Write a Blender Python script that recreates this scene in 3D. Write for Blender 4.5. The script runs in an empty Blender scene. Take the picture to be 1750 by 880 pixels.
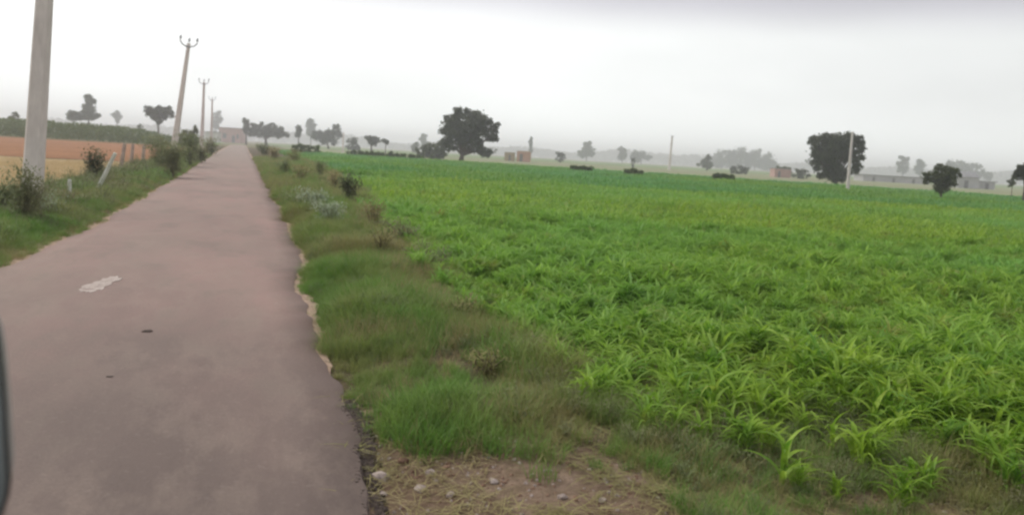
import bpy, math, random
import numpy as np
from mathutils import Vector, Matrix, noise

rnd = random.Random(7)
rs = np.random.RandomState(7)
S = bpy.context.scene
C = S.collection

# ------------------------------------------------------------------ camera
PW, PH, FPX = 1750.0, 880.0, 1456.0
EYE, ROLL, VPX, VPY = 1.65, math.radians(3.26), 400.0, 238.0
_d = (875 - VPX) * -math.sin(ROLL) + (440 - VPY) * math.cos(ROLL)
_u = (VPX - 875) * math.cos(ROLL) + (VPY - 440) * math.sin(ROLL)
PITCH = math.atan(_d / FPX)
YAW = math.atan2(-_u, math.hypot(FPX, _d))          # camera looks right of the road
cam_data = bpy.data.cameras.new('camera')
cam_data.sensor_width = 36.0
cam_data.lens = FPX / PW * 36.0
cam_data.clip_start = 0.05
cam_data.clip_end = 20000
cam = bpy.data.objects.new('camera', cam_data)
cam.matrix_world = (Matrix.Translation((0, 0, EYE)) @ Matrix.Rotation(-YAW, 4, 'Z') @
                    Matrix.Rotation(math.pi / 2 - PITCH, 4, 'X') @ Matrix.Rotation(ROLL, 4, 'Z'))
C.objects.link(cam)
S.camera = cam
cam_data.dof.use_dof = True
cam_data.dof.focus_distance = 7.0
cam_data.dof.aperture_fstop = 2.6

# ------------------------------------------------------------------ world: pale overcast sky
SUN_EL, SUN_AZ = math.radians(48), math.radians(-40)   # azimuth from +Y towards +X
world = bpy.data.worlds.new('World')
S.world = world
world.use_nodes = True
wn, wl = world.node_tree.nodes, world.node_tree.links
wn.clear()
wout = wn.new('ShaderNodeOutputWorld')
wbg = wn.new('ShaderNodeBackground')
wbg.inputs['Strength'].default_value = 0.1
sky = wn.new('ShaderNodeTexSky')
sky.sky_type = 'NISHITA'
sky.sun_disc = False
sky.sun_elevation = SUN_EL
sky.sun_rotation = SUN_AZ
sky.dust_density = 6.0
sky.air_density = 1.0
hs = wn.new('ShaderNodeHueSaturation')
hs.inputs['Saturation'].default_value = 0.25
wl.new(sky.outputs[0], hs.inputs['Color'])
wtc = wn.new('ShaderNodeTexCoord')
wsep = wn.new('ShaderNodeSeparateXYZ')
wl.new(wtc.outputs['Generated'], wsep.inputs[0])
wmr = wn.new('ShaderNodeMapRange')                      # cloud sheet: greyer overhead than low down
wmr.interpolation_type = 'SMOOTHSTEP'
wmr.inputs['From Min'].default_value = 0.135
wmr.inputs['From Max'].default_value = 0.19
wl.new(wsep.outputs['Z'], wmr.inputs['Value'])
wcr = wn.new('ShaderNodeMix'); wcr.data_type = 'RGBA'
wcr.inputs['A'].default_value = (11.6, 11.85, 11.75, 1)
wcr.inputs['B'].default_value = (7.0, 6.85, 7.6, 1)
wl.new(wmr.outputs[0], wcr.inputs['Factor'])
whz = wn.new('ShaderNodeMapRange')                      # paler low down, where the light comes through more air
whz.interpolation_type = 'SMOOTHSTEP'
whz.inputs['From Min'].default_value = 0.0
whz.inputs['From Max'].default_value = 0.09
whz.inputs['To Min'].default_value = 1.25
whz.inputs['To Max'].default_value = 1.0
wl.new(wsep.outputs['Z'], whz.inputs['Value'])
wnz = wn.new('ShaderNodeTexNoise')
wnz.inputs['Scale'].default_value = 2.2
wnz.inputs['Detail'].default_value = 3
wmap = wn.new('ShaderNodeMapping')
wmap.inputs['Scale'].default_value = (1, 1, 3.5)
wl.new(wtc.outputs['Generated'], wmap.inputs['Vector'])
wl.new(wmap.outputs[0], wnz.inputs['Vector'])
wm2 = wn.new('ShaderNodeMapRange')
wm2.inputs['From Min'].default_value = 0.3
wm2.inputs['From Max'].default_value = 0.7
wm2.inputs['To Min'].default_value = 0.88
wm2.inputs['To Max'].default_value = 1.06
wl.new(wnz.outputs[0], wm2.inputs['Value'])
# the cloud is a little thicker towards the east (+X)
wm3 = wn.new('ShaderNodeMapRange')
wm3.inputs['From Min'].default_value = 0.1
wm3.inputs['From Max'].default_value = 0.8
wm3.inputs['To Min'].default_value = 1.02
wm3.inputs["To Max"].default_value = 0.85
wl.new(wsep.outputs['X'], wm3.inputs['Value'])
wmul = wn.new('ShaderNodeMath'); wmul.operation = 'MULTIPLY'
wl.new(wm2.outputs[0], wmul.inputs[0]); wl.new(wm3.outputs[0], wmul.inputs[1])
wmul2 = wn.new('ShaderNodeMath'); wmul2.operation = 'MULTIPLY'
wl.new(wmul.outputs[0], wmul2.inputs[0]); wl.new(whz.outputs[0], wmul2.inputs[1])
wvm = wn.new('ShaderNodeVectorMath'); wvm.operation = 'SCALE'
wl.new(wcr.outputs['Result'], wvm.inputs[0]); wl.new(wmul2.outputs[0], wvm.inputs['Scale'])
wmix = wn.new('ShaderNodeMix'); wmix.data_type = 'RGBA'
wmix.inputs['Factor'].default_value = 0.82
wl.new(hs.outputs[0], wmix.inputs['A']); wl.new(wvm.outputs[0], wmix.inputs['B'])
wl.new(wmix.outputs['Result'], wbg.inputs['Color'])
wl.new(wbg.outputs[0], wout.inputs['Surface'])

# ------------------------------------------------------------------ sun behind the cloud
sl = bpy.data.lights.new('sun', 'SUN')
sl.energy = 1.5
sl.angle = math.radians(25)
sl.color = (1.0, 0.95, 0.87)
sun = bpy.data.objects.new('sun', sl)
sdir = Vector((math.sin(SUN_AZ) * math.cos(SUN_EL), math.cos(SUN_AZ) * math.cos(SUN_EL), math.sin(SUN_EL)))
sun.rotation_euler = sdir.to_track_quat('Z', 'Y').to_euler()
sun.location = sdir * 60
C.objects.link(sun)

S.view_settings.view_transform = 'Standard'
S.view_settings.look = 'None'
S.view_settings.exposure = 0.22
S.view_settings.gamma = 1.0
S.cycles.max_bounces = 4
S.cycles.diffuse_bounces = 2
S.cycles.glossy_bounces = 2
S.cycles.transmission_bounces = 3
S.cycles.volume_bounces = 1
S.cycles.transparent_max_bounces = 4
S.cycles.use_denoising = True
S.cycles.filter_width = 2.4

# ------------------------------------------------------------------ pixel helpers (photo pixels -> places)
CR, SR, CP, SP, CY, SY = math.cos(ROLL), math.sin(ROLL), math.cos(PITCH), math.sin(PITCH), math.cos(YAW), math.sin(YAW)
def ray(px, py):
    v0, v1 = px - 875, py - 440
    a = v0 * CR + v1 * SR; b = -v0 * SR + v1 * CR
    fw = FPX * CP - b * SP; dn = FPX * SP + b * CP
    return (a * CY + fw * SY, -a * SY + fw * CY, -dn)
def on_ground(px, py, z=0.0):
    d = ray(px, py); t = (z - EYE) / d[2]
    return d[0] * t, d[1] * t
def at_depth(px, py, depth):
    """point on the pixel's ray at that distance along the camera's level axis"""
    d = ray(px, py); t = depth / (d[0] * SY + d[1] * CY)
    return Vector((d[0] * t, d[1] * t, EYE + d[2] * t))
def depth_of(x, y):
    return x * SY + y * CY

# ------------------------------------------------------------------ object helpers
def props(o, label=None, cat=None, group=None, kind=None):
    if label: o['label'] = label
    if cat: o['category'] = cat
    if group: o['group'] = group
    if kind: o['kind'] = kind
    return o
def root(name, loc, label, cat, group=None, rz=0.0):
    o = bpy.data.objects.new(name, None)
    o.empty_display_size = 0.3
    o.location = loc; o.rotation_euler = (0, 0, rz)
    C.objects.link(o)
    return props(o, label, cat, group)
def link_mesh(name, me, mat=None, parent=None, loc=None):
    if mat is not None and not me.materials: me.materials.append(mat)
    o = bpy.data.objects.new(name, me)
    C.objects.link(o)
    if parent: o.parent = parent
    if loc is not None: o.location = loc
    return o
def np_mesh(name, V, F, smooth=False):
    """V (n,3) array, F (m,k) int array of equal sized faces"""
    V = np.asarray(V, dtype=np.float32); F = np.asarray(F, dtype=np.int32)
    me = bpy.data.meshes.new(name)
    k = F.shape[1]
    me.vertices.add(len(V)); me.vertices.foreach_set('co', V.ravel())
    me.loops.add(F.size); me.loops.foreach_set('vertex_index', F.ravel())
    me.polygons.add(len(F))
    me.polygons.foreach_set('loop_start', np.arange(0, F.size, k, dtype=np.int32))
    me.polygons.foreach_set('loop_total', np.full(len(F), k, dtype=np.int32))
    me.update(calc_edges=True); me.validate()
    if smooth: me.polygons.foreach_set('use_smooth', np.ones(len(me.polygons), dtype=bool))
    return me
class MB:
    """collects verts and faces of one mesh"""
    def __init__(s): s.v = []; s.f = []
    def add(s, vs, fs):
        b = len(s.v); s.v.extend(tuple(v) for v in vs); s.f.extend(tuple(i + b for i in f) for f in fs); return s
    def box(s, c, d, rz=0.0, taper=1.0, bevel=0.0):
        x, y, z = d[0] / 2, d[1] / 2, d[2] / 2
        vs = []
        for k, q in ((-1, 1.0), (1, taper)):
            for sx, sy in ((-1, -1), (1, -1), (1, 1), (-1, 1)):
                px, py = sx * x * q, sy * y * q
                vs.append((c[0] + px * math.cos(rz) - py * math.sin(rz), c[1] + px * math.sin(rz) + py * math.cos(rz), c[2] + k * z))
        return s.add(vs, [(3, 2, 1, 0), (4, 5, 6, 7), (0, 1, 5, 4), (1, 2, 6, 5), (2, 3, 7, 6), (3, 0, 4, 7)])
    def tube(s, pts, rad, n=8, cap=True):
        pts = [Vector(p) for p in pts]
        rings = []
        b = len(s.v)
        for i, p in enumerate(pts):
            t = (pts[min(i + 1, len(pts) - 1)] - pts[max(i - 1, 0)]).normalized()
            u = t.cross(Vector((0.31, 0.95, 0.02))); u = u.normalized() if u.length > 1e-3 else Vector((1, 0, 0))
            w = t.cross(u)
            r = rad[i] if hasattr(rad, '__len__') else rad
            for k in range(n):
                a = 2 * math.pi * k / n
                s.v.append(tuple(p + u * (r * math.cos(a)) + w * (r * math.sin(a))))
        for i in range(len(pts) - 1):
            for k in range(n):
                a0 = b + i * n + k; a1 = b + i * n + (k + 1) % n
                s.f.append((a0, a1, a1 + n, a0 + n))
        if cap:
            s.f.append(tuple(b + k for k in reversed(range(n))))
            s.f.append(tuple(b + (len(pts) - 1) * n + k for k in range(n)))
        return s
    def mesh(s, name, smooth=False):
        me = bpy.data.meshes.new(name); me.from_pydata(s.v, [], s.f); me.update()
        if smooth: me.polygons.foreach_set('use_smooth', np.ones(len(me.polygons), dtype=bool))
        return me
    def build(s, name, mat, parent=None, loc=None, smooth=False, bevel=0.0):
        o = link_mesh(name, s.mesh(name, smooth), mat, parent, loc)
        if bevel:
            m = o.modifiers.new('bevel', 'BEVEL'); m.width = bevel; m.segments = 2; m.limit_method = 'ANGLE'
        return o

# ------------------------------------------------------------------ materials
def new_mat(name):
    m = bpy.data.materials.new(name); m.use_nodes = True
    nt = m.node_tree; nt.nodes.clear()
    out = nt.nodes.new('ShaderNodeOutputMaterial')
    return m, nt.nodes, nt.links, out
def coords(n, l, kind='pos', scale=(1, 1, 1)):
    if kind == 'pos':
        g = n.new('ShaderNodeNewGeometry'); src = g.outputs['Position']
    else:
        g = n.new('ShaderNodeTexCoord'); src = g.outputs['Object']
    mp = n.new('ShaderNodeMapping'); mp.inputs['Scale'].default_value = scale
    l.new(src, mp.inputs['Vector'])
    return mp.outputs[0]
def noise_tex(n, l, vec, scale, detail=3, rough=0.55, lo=0.35, hi=0.65):
    t = n.new('ShaderNodeTexNoise')
    t.inputs['Scale'].default_value = scale; t.inputs['Detail'].default_value = detail; t.inputs['Roughness'].default_value = rough
    l.new(vec, t.inputs['Vector'])
    r = n.new('ShaderNodeMapRange'); r.inputs['From Min'].default_value = lo; r.inputs['From Max'].default_value = hi
    l.new(t.outputs[0], r.inputs['Value'])
    return r.outputs[0]
def mixc(n, l, f, a, b):
    m = n.new('ShaderNodeMix'); m.data_type = 'RGBA'
    for k, v in (('A', a), ('B', b)):
        if isinstance(v, tuple): m.inputs[k].default_value = v + (1,) if len(v) == 3 else v
        else: l.new(v, m.inputs[k])
    if isinstance(f, (int, float)): m.inputs['Factor'].default_value = f
    else: l.new(f, m.inputs['Factor'])
    return m.outputs['Result']
def math_(n, l, op, a, b):
    m = n.new('ShaderNodeMath'); m.operation = op
    for i, v in enumerate((a, b)):
        if isinstance(v, (int, float)): m.inputs[i].default_value = v
        else: l.new(v, m.inputs[i])
    return m.outputs[0]
def finish(n, l, out, col, rough=0.8, bump=None, bstr=0.3, bdist=0.02, spec=0.3, metal=0.0):
    p = n.new('ShaderNodeBsdfPrincipled')
    p.inputs['Roughness'].default_value = rough
    p.inputs['Specular IOR Level'].default_value = spec
    p.inputs['Metallic'].default_value = metal
    if isinstance(col, tuple): p.inputs['Base Color'].default_value = col + (1,)
    else: l.new(col, p.inputs['Base Color'])
    if bump is not None:
        b = n.new('ShaderNodeBump'); b.inputs['Strength'].default_value = bstr; b.inputs['Distance'].default_value = bdist
        l.new(bump, b.inputs['Height']); l.new(b.outputs[0], p.inputs['Normal'])
    l.new(p.outputs[0], out.inputs['Surface'])
    return p
def mat_simple(name, c1, c2, scale=3.0, rough=0.8, bstr=0.3, bdist=0.01, spec=0.3, kind='obj', metal=0.0, stretch=(1, 1, 1), detail=5):
    m, n, l, out = new_mat(name)
    v = coords(n, l, kind, stretch)
    f = noise_tex(n, l, v, scale, detail, 0.6)
    g = noise_tex(n, l, v, scale * 9, 4, 0.6)
    c = mixc(n, l, f, c1, c2)
    c = mixc(n, l, math_(n, l, 'MULTIPLY', g, 0.25), c, tuple(x * 0.6 for x in c1))
    finish(n, l, out, c, rough, g, bstr, bdist, spec, metal)
    return m
def mat_leaf(name, ca, cb, cc=None, pscale=0.15, trans=0.35, rough=0.55, dry=None, hue_noise=6.0, spec=0.3):
    """leaf with per plant and per place colour: ca/cb by fine noise and random, cc by broad patches"""
    m, n, l, out = new_mat(name)
    v = coords(n, l, 'pos')
    f = noise_tex(n, l, v, hue_noise, 2, 0.5, 0.3, 0.7)
    oi = n.new('ShaderNodeObjectInfo')
    f2 = math_(n, l, 'ADD', math_(n, l, 'MULTIPLY', f, 0.55), math_(n, l, 'MULTIPLY', oi.outputs['Random'], 0.45))
    c = mixc(n, l, f2, ca, cb)
    if cc is not None:
        p = noise_tex(n, l, v, pscale, 3, 0.6, 0.42, 0.62)
        c = mixc(n, l, p, c, mixc(n, l, f2, tuple(x * 0.8 for x in cc), tuple(min(1, x * 1.25) for x in cc)))
    if dry is not None:
        p = noise_tex(n, l, v, 1.7, 3, 0.7, 0.58, 0.72)
        c = mixc(n, l, math_(n, l, 'MULTIPLY', p, 0.8), c, dry)
    pb = n.new('ShaderNodeBsdfPrincipled')
    pb.inputs['Roughness'].default_value = rough; pb.inputs['Specular IOR Level'].default_value = spec
    l.new(c, pb.inputs['Base Color'])
    tr = n.new('ShaderNodeBsdfTranslucent')
    l.new(c, tr.inputs['Color'])
    ms = n.new('ShaderNodeMixShader'); ms.inputs[0].default_value = trans
    l.new(pb.outputs[0], ms.inputs[1]); l.new(tr.outputs[0], ms.inputs[2])
    l.new(ms.outputs[0], out.inputs['Surface'])
    return m

M = {}
M['crop'] = mat_leaf('crop_leaf', (0.10, 0.26, 0.018), (0.43, 0.60, 0.07), (0.21, 0.43, 0.08), 0.07, 0.45, 0.5, dry=(0.30, 0.30, 0.07))
M['crop_far'] = mat_leaf('far_crop_leaf', (0.085, 0.235, 0.025), (0.30, 0.50, 0.075), (0.14, 0.36, 0.10), 0.05, 0.4, 0.5)
M['grass'] = mat_leaf('verge_grass', (0.085, 0.20, 0.025), (0.21, 0.38, 0.06), (0.27, 0.29, 0.09), 0.45, 0.35, 0.6)
M['grass_dry'] = mat_leaf('dry_grass', (0.24, 0.20, 0.08), (0.46, 0.40, 0.20), (0.26, 0.26, 0.09), 0.6, 0.3, 0.8)
M['weed'] = mat_leaf('weed_leaf', (0.12, 0.16, 0.06), (0.26, 0.31, 0.13), (0.26, 0.25, 0.13), 0.5, 0.3, 0.7)
M['weed_pale'] = mat_leaf('pale_weed_leaf', (0.22, 0.29, 0.17), (0.46, 0.52, 0.36), None, 0.5, 0.3, 0.6)
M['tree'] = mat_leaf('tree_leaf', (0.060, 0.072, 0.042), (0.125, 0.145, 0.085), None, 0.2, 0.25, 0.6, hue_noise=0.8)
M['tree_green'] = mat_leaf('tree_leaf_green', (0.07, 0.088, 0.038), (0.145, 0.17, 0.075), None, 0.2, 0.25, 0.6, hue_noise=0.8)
M['tree_far'] = mat_leaf('far_tree_leaf', (0.09, 0.105, 0.075), (0.15, 0.17, 0.11), None, 0.02, 0.2, 0.7, hue_noise=0.1)  # leaf colour raised for far trees: some of the haze is painted in
M['cane'] = mat_leaf('cane_leaf', (0.08, 0.13, 0.035), (0.17, 0.23, 0.07), None, 0.05, 0.3, 0.6, hue_noise=0.7)
M['bark'] = mat_simple('bark', (0.09, 0.07, 0.05), (0.16, 0.13, 0.10), 2.0, 0.9, 0.6, 0.03, stretch=(4, 4, 1))
M['stem'] = mat_simple('stem', (0.16, 0.13, 0.07), (0.24, 0.22, 0.12), 3.0, 0.9)
M['concrete'] = mat_simple('pole_concrete', (0.64, 0.58, 0.53), (0.80, 0.74, 0.68), 1.3, 0.85, 0.35, 0.01, stretch=(1, 1, 0.3))
M['galv'] = mat_simple('galvanised_steel', (0.32, 0.33, 0.34), (0.42, 0.43, 0.44), 6.0, 0.5, 0.1, 0.003, 0.4, metal=0.5)
M['porcelain'] = mat_simple('porcelain', (0.20, 0.12, 0.09), (0.30, 0.22, 0.18), 6.0, 0.3, 0.05, 0.003, 0.5)
M['brick'] = mat_simple('red_brick', (0.44, 0.27, 0.22), (0.54, 0.37, 0.32), 0.8, 0.9, 0.4, 0.02)
M['brick_orange'] = mat_simple('orange_brick', (0.46, 0.26, 0.17), (0.54, 0.34, 0.24), 0.8, 0.9, 0.4, 0.02)
M['plaster'] = mat_simple('pale_plaster', (0.52, 0.50, 0.44), (0.66, 0.63, 0.56), 0.8, 0.9, 0.2, 0.01)
M['roof_sheet'] = mat_simple('cement_sheet', (0.22, 0.22, 0.22), (0.32, 0.32, 0.31), 0.6, 0.85, 0.3, 0.02)
M['dark_opening'] = mat_simple('dark_wood', (0.03, 0.025, 0.02), (0.06, 0.05, 0.04), 2.0, 0.8)
M['shed_wall'] = mat_simple('shed_wall', (0.42, 0.42, 0.41), (0.52, 0.51, 0.50), 0.5, 0.9, 0.2, 0.01)
M['grey_door'] = mat_simple('grey_door', (0.16, 0.16, 0.15), (0.22, 0.21, 0.2), 2.0, 0.8)
M['straw'] = mat_simple('straw', (0.32, 0.26, 0.14), (0.46, 0.38, 0.22), 3.0, 0.95, 0.6, 0.03)
M['stone'] = mat_simple('stone', (0.30, 0.24, 0.20), (0.52, 0.45, 0.40), 9.0, 0.9, 0.5, 0.01)
M['stone_pale'] = mat_simple('pale_stone', (0.38, 0.31, 0.26), (0.54, 0.46, 0.40), 9.0, 0.9, 0.5, 0.01)
M['clod'] = mat_simple('earth_clod', (0.20, 0.12, 0.075), (0.34, 0.22, 0.15), 9.0, 0.95, 0.6, 0.01)
M['asphalt_chunk'] = mat_simple('broken_asphalt', (0.07, 0.055, 0.045), (0.15, 0.115, 0.095), 12.0, 0.95, 0.6, 0.01)
M['white_wood'] = mat_simple('whitewashed_wood', (0.55, 0.57, 0.48), (0.74, 0.74, 0.66), 6.0, 0.85, 0.3, 0.005)
M['pink_stone'] = mat_simple('weathered_post', (0.40, 0.30, 0.25), (0.55, 0.43, 0.36), 6.0, 0.85, 0.3, 0.005)

def mat_road():
    m, n, l, out = new_mat('worn_asphalt')
    v = coords(n, l, 'pos')
    vs = coords(n, l, 'pos', (1.0, 0.16, 1))
    v2 = coords(n, l, 'pos', (1.0, 0.38, 1))
    a = noise_tex(n, l, vs, 1.1, 5, 0.65, 0.35, 0.68)       # long wheel tracks of dust
    b = noise_tex(n, l, v2, 0.42, 4, 0.6, 0.38, 0.62)       # broad patches
    c_ = noise_tex(n, l, v2, 2.6, 6, 0.7, 0.46, 0.66)       # mottled wear
    d_ = noise_tex(n, l, v2, 1.3, 5, 0.7, 0.52, 0.62)       # darker repaired or damp spots
    fine = noise_tex(n, l, v, 75, 4, 0.8, 0.3, 0.7)
    spk = noise_tex(n, l, v, 26, 2, 0.6, 0.60, 0.72)        # exposed pale chippings
    col = mixc(n, l, b, (0.265, 0.185, 0.150), (0.37, 0.232, 0.192))
    col = mixc(n, l, math_(n, l, 'MULTIPLY', a, 0.7), col, (0.305, 0.228, 0.178))
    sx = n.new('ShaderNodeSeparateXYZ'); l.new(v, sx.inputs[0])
    # foreground dimness painted into the colour: nearest asphalt darker, farther on paler and dusty
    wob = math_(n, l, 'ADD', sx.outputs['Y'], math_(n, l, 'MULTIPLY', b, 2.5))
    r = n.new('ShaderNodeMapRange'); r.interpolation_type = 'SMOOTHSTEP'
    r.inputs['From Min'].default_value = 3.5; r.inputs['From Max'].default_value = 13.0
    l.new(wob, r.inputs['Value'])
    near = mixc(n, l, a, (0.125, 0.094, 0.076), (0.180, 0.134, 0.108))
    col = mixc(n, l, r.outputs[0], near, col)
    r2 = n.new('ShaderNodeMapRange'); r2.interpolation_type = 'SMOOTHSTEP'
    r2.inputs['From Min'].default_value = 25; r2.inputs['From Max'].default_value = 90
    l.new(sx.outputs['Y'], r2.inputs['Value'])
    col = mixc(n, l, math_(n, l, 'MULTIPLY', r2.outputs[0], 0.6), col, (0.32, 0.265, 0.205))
    col = mixc(n, l, math_(n, l, 'MULTIPLY', c_, 0.42), col, (0.36, 0.28, 0.215))
    col = mixc(n, l, math_(n, l, 'MULTIPLY', d_, 0.26), col, (0.10, 0.078, 0.062))
    col = mixc(n, l, math_(n, l, 'MULTIPLY', fine, 0.38), col, (0.055, 0.045, 0.04))
    col = mixc(n, l, math_(n, l, 'MULTIPLY', spk, 0.10), col, (0.46, 0.39, 0.32))
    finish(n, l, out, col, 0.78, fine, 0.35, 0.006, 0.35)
    return m
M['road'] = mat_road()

def mat_dirt(name, cols, scale=1.2, bstr=0.6, bdist=0.03, fine=22):
    m, n, l, out = new_mat(name)
    v = coords(n, l, 'pos')
    a = noise_tex(n, l, v, scale, 4, 0.6); b = noise_tex(n, l, v, scale * 5, 4, 0.65); c = noise_tex(n, l, v, fine, 4, 0.7)
    col = mixc(n, l, a, cols[0], cols[1])
    col = mixc(n, l, math_(n, l, 'MULTIPLY', b, 0.6), col, cols[2])
    col = mixc(n, l, math_(n, l, 'MULTIPLY', c, 0.35), col, tuple(x * 0.45 for x in cols[0]))
    finish(n, l, out, col, 0.95, c, bstr, bdist, 0.15)
    return m
M['ground'] = mat_dirt('scrub_ground', [(0.17, 0.17, 0.075), (0.27, 0.23, 0.12), (0.13, 0.16, 0.06)], 0.05)
M['verge_soil'] = mat_dirt('verge_soil', [(0.10, 0.075, 0.045), (0.19, 0.14, 0.085), (0.08, 0.085, 0.03)], 1.1)
M['bare_soil'] = mat_dirt('bare_soil', [(0.20, 0.135, 0.09), (0.34, 0.25, 0.18), (0.15, 0.115, 0.06)], 1.6)
M['sand'] = mat_dirt('shoulder_sand', [(0.42, 0.30, 0.22), (0.60, 0.46, 0.33), (0.34, 0.25, 0.18)], 2.0, 0.4)
M['crop_soil'] = mat_dirt('crop_soil', [(0.045, 0.075, 0.018), (0.08, 0.13, 0.03), (0.09, 0.08, 0.035)], 0.6)
M['plough'] = mat_dirt('ploughed_soil', [(0.38, 0.185, 0.085), (0.47, 0.23, 0.105), (0.28, 0.15, 0.075)], 0.12, 0.8, 0.08, 5)
M['stubble'] = mat_dirt('stubble_straw', [(0.55, 0.42, 0.22), (0.64, 0.50, 0.28), (0.46, 0.36, 0.19)], 0.25, 0.8, 0.05, 8)
M['far_green'] = mat_dirt('far_green_field', [(0.13, 0.22, 0.06), (0.18, 0.27, 0.09), (0.20, 0.22, 0.09)], 0.03, 0.3)
M['far_tan'] = mat_dirt('far_tan_field', [(0.25, 0.27, 0.14), (0.32, 0.31, 0.18), (0.20, 0.25, 0.11)], 0.03, 0.3)

# ------------------------------------------------------------------ lie of the land
def interp(y, pts):
    if y <= pts[0][0]: return pts[0][1]
    for (a, b), (c, d) in zip(pts, pts[1:]):
        if y <= c: return b + (d - b) * (y - a) / (c - a)
    return pts[-1][1]
R_EDGE = [(-8, 0.55), (3.7, 0.60), (5.0, 0.72), (6.5, 0.72), (9.6, 0.74), (13.3, 0.93), (19.6, 1.02), (28.5, 1.12), (64, 1.45), (120, 1.9), (260, 3.2)]
L_EDGE = [(-8, -2.9), (8, -2.75), (11.2, -2.56), (14.6, -2.38), (17.2, -2.26), (24.9, -2.2), (38.8, -2.12), (57, -2.06), (100, -1.9), (260, -0.6)]
CROP_X = [(-6, 2.4), (2.5, 2.4), (4.5, 2.35), (5.9, 2.3), (6.9, 2.15), (8.9, 2.2), (12.2, 2.4), (16.4, 2.75), (30.7, 3.9), (65, 5.8), (160, 6.5), (400, 12)]
def nz(x, y, s, o=0.0):
    return noise.noise(Vector((x * s + o, y * s - o, o * 1.7)))
def right_edge(y): return interp(y, R_EDGE) + 0.12 * nz(3, y, 0.55, 1.0) * min(1, max(0.2, y / 8)) + 0.06 * nz(3, y, 1.9, 5.0) * min(1, max(0.3, (y - 3) / 4)) + 0.03 * nz(3, y, 6, 5.0)
def left_edge(y): return interp(y, L_EDGE) + 0.10 * nz(-3, y, 0.7, 2.0) + 0.05 * nz(-3, y, 2.6, 6.0)
def crop_edge(y): return interp(y, CROP_X) + 0.28 * nz(8, y, 0.5, 3.0)
def sst(a, b, x):
    t = min(1, max(0, (x - a) / (b - a))); return t * t * (3 - 2 * t)
def gz(x, y):
    """height of the ground sheet"""
    r, lft = interp(y, R_EDGE), interp(y, L_EDGE)
    fade = 1 - sst(60, 140, y)
    if x > r:
        ce = interp(y, CROP_X)
        t = (x - r) / max(0.5, ce - r)
        z = -0.03 + 0.10 * sst(0.05, 0.45, t) - 0.16 * sst(0.75, 1.35, t)
        z -= 0.05 * sst(5.0, 4.0, y) * (1 - sst(0.9, 1.3, t))
        z += (0.05 * nz(x, y, 0.8, 0.3) + 0.022 * nz(x, y, 2.7, 4.0)) * sst(0.0, 0.15, t) * (1 if t < 1.4 else 0.5)
    elif x < lft:
        d = lft - x
        z = -0.03 + 0.05 * sst(0.1, 0.7, d) - 0.14 * sst(1.6, 3.4, d)
        z += (0.04 * nz(x, y, 0.8, 0.3) + 0.02 * nz(x, y, 2.7, 4.0)) * sst(0, 0.5, d) * (1 - sst(2, 3.5, d))
    else:
        z = -0.03
    return -0.09 * (1 - fade) + z * fade

def axis(near_lo, near_hi, step, far, ratio=1.12):
    a = list(np.arange(near_lo, near_hi + 1e-6, step))
    s, p = step, near_hi
    while p < far: s *= ratio; p += s; a.append(p)
    s, p, lo = step, near_lo, []
    while p > -far: s *= ratio; p -= s; lo.append(p)
    return np.array(lo[::-1] + a)
gx = axis(-6.0, 9.0, 0.11, 2000, 1.09)
gy = axis(1.0, 20.0, 0.14, 2000, 1.07)
GV = np.array([(x, y, gz(x, y)) for y in gy for x in gx])
nx = len(gx)
ii = np.array([(j * nx + i, j * nx + i + 1, (j + 1) * nx + i + 1, (j + 1) * nx + i) for j in range(len(gy) - 1) for i in range(nx - 1)])
def ground_zone(x, y):
    r, lft = interp(y, R_EDGE), interp(y, L_EDGE)
    ce = interp(y, CROP_X)
    if y > 200 or y < -40: return 0
    if x > r:
        # bare stony soil in the near corner beside the broken road edge
        edge = 0.9 + 0.0 * y
        if y < 5.5 - (x - r) * 0.55 + 0.35 * nz(x, y, 1.1, 9) and x < 5.5: return 2
        if x < ce + 0.4: return 1
        if x + y < 160: return 3
        return 0
    if x < lft and x > lft - 3.0: return 1
    return 0
gme = np_mesh('ground', GV, ii, True)
for k in ('ground', 'verge_soil', 'bare_soil', 'crop_soil'): gme.materials.append(M[k])
fc = GV[ii].mean(axis=1)
gme.polygons.foreach_set('material_index', np.array([ground_zone(c[0], c[1]) for c in fc], dtype=np.int32))
props(link_mesh('ground', gme), 'flat farmland of soil and scrub reaching to the hazy horizon', kind='structure')

def strip(name, ys, fl, fr, z, mat, label, across=8, zfun=None, skirt=0.0):
    V, F = [], []
    m_ = across + 1 + (2 if skirt else 0)
    for y in ys:
        a, b = fl(y), fr(y)
        row = [(a + (b - a) * k / across, y) for k in range(across + 1)]
        pts = [(x, y, z + (zfun(x, y, k / across) if zfun else 0)) for k, (x, y) in enumerate(row)]
        if skirt: pts = [(pts[0][0] - 0.02, y, pts[0][2] - skirt)] + pts + [(pts[-1][0] + 0.02, y, pts[-1][2] - skirt)]
        V += pts
    for j in range(len(ys) - 1):
        for i in range(m_ - 1):
            F.append((j * m_ + i, j * m_ + i + 1, (j + 1) * m_ + i + 1, (j + 1) * m_ + i))
    o = link_mesh(name, np_mesh(name, V, F, True), mat)
    return props(o, label, kind='structure')
ys_road = list(np.arange(-8, 30, 0.12)) + list(np.arange(30, 90, 0.6)) + list(np.arange(90, 262, 4))
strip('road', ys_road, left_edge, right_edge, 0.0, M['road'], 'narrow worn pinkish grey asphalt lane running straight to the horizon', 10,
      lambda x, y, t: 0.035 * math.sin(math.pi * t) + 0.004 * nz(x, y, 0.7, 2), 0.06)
strip('road_shoulder', ys_road, lambda y: left_edge(y) - 0.16 - 0.22 * max(0, nz(1, y, 0.8, 7)) - 0.1, lambda y: left_edge(y) + 0.15, -0.022, M['sand'],
      'pale sandy strip along the left edge of the lane', 3)
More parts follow.
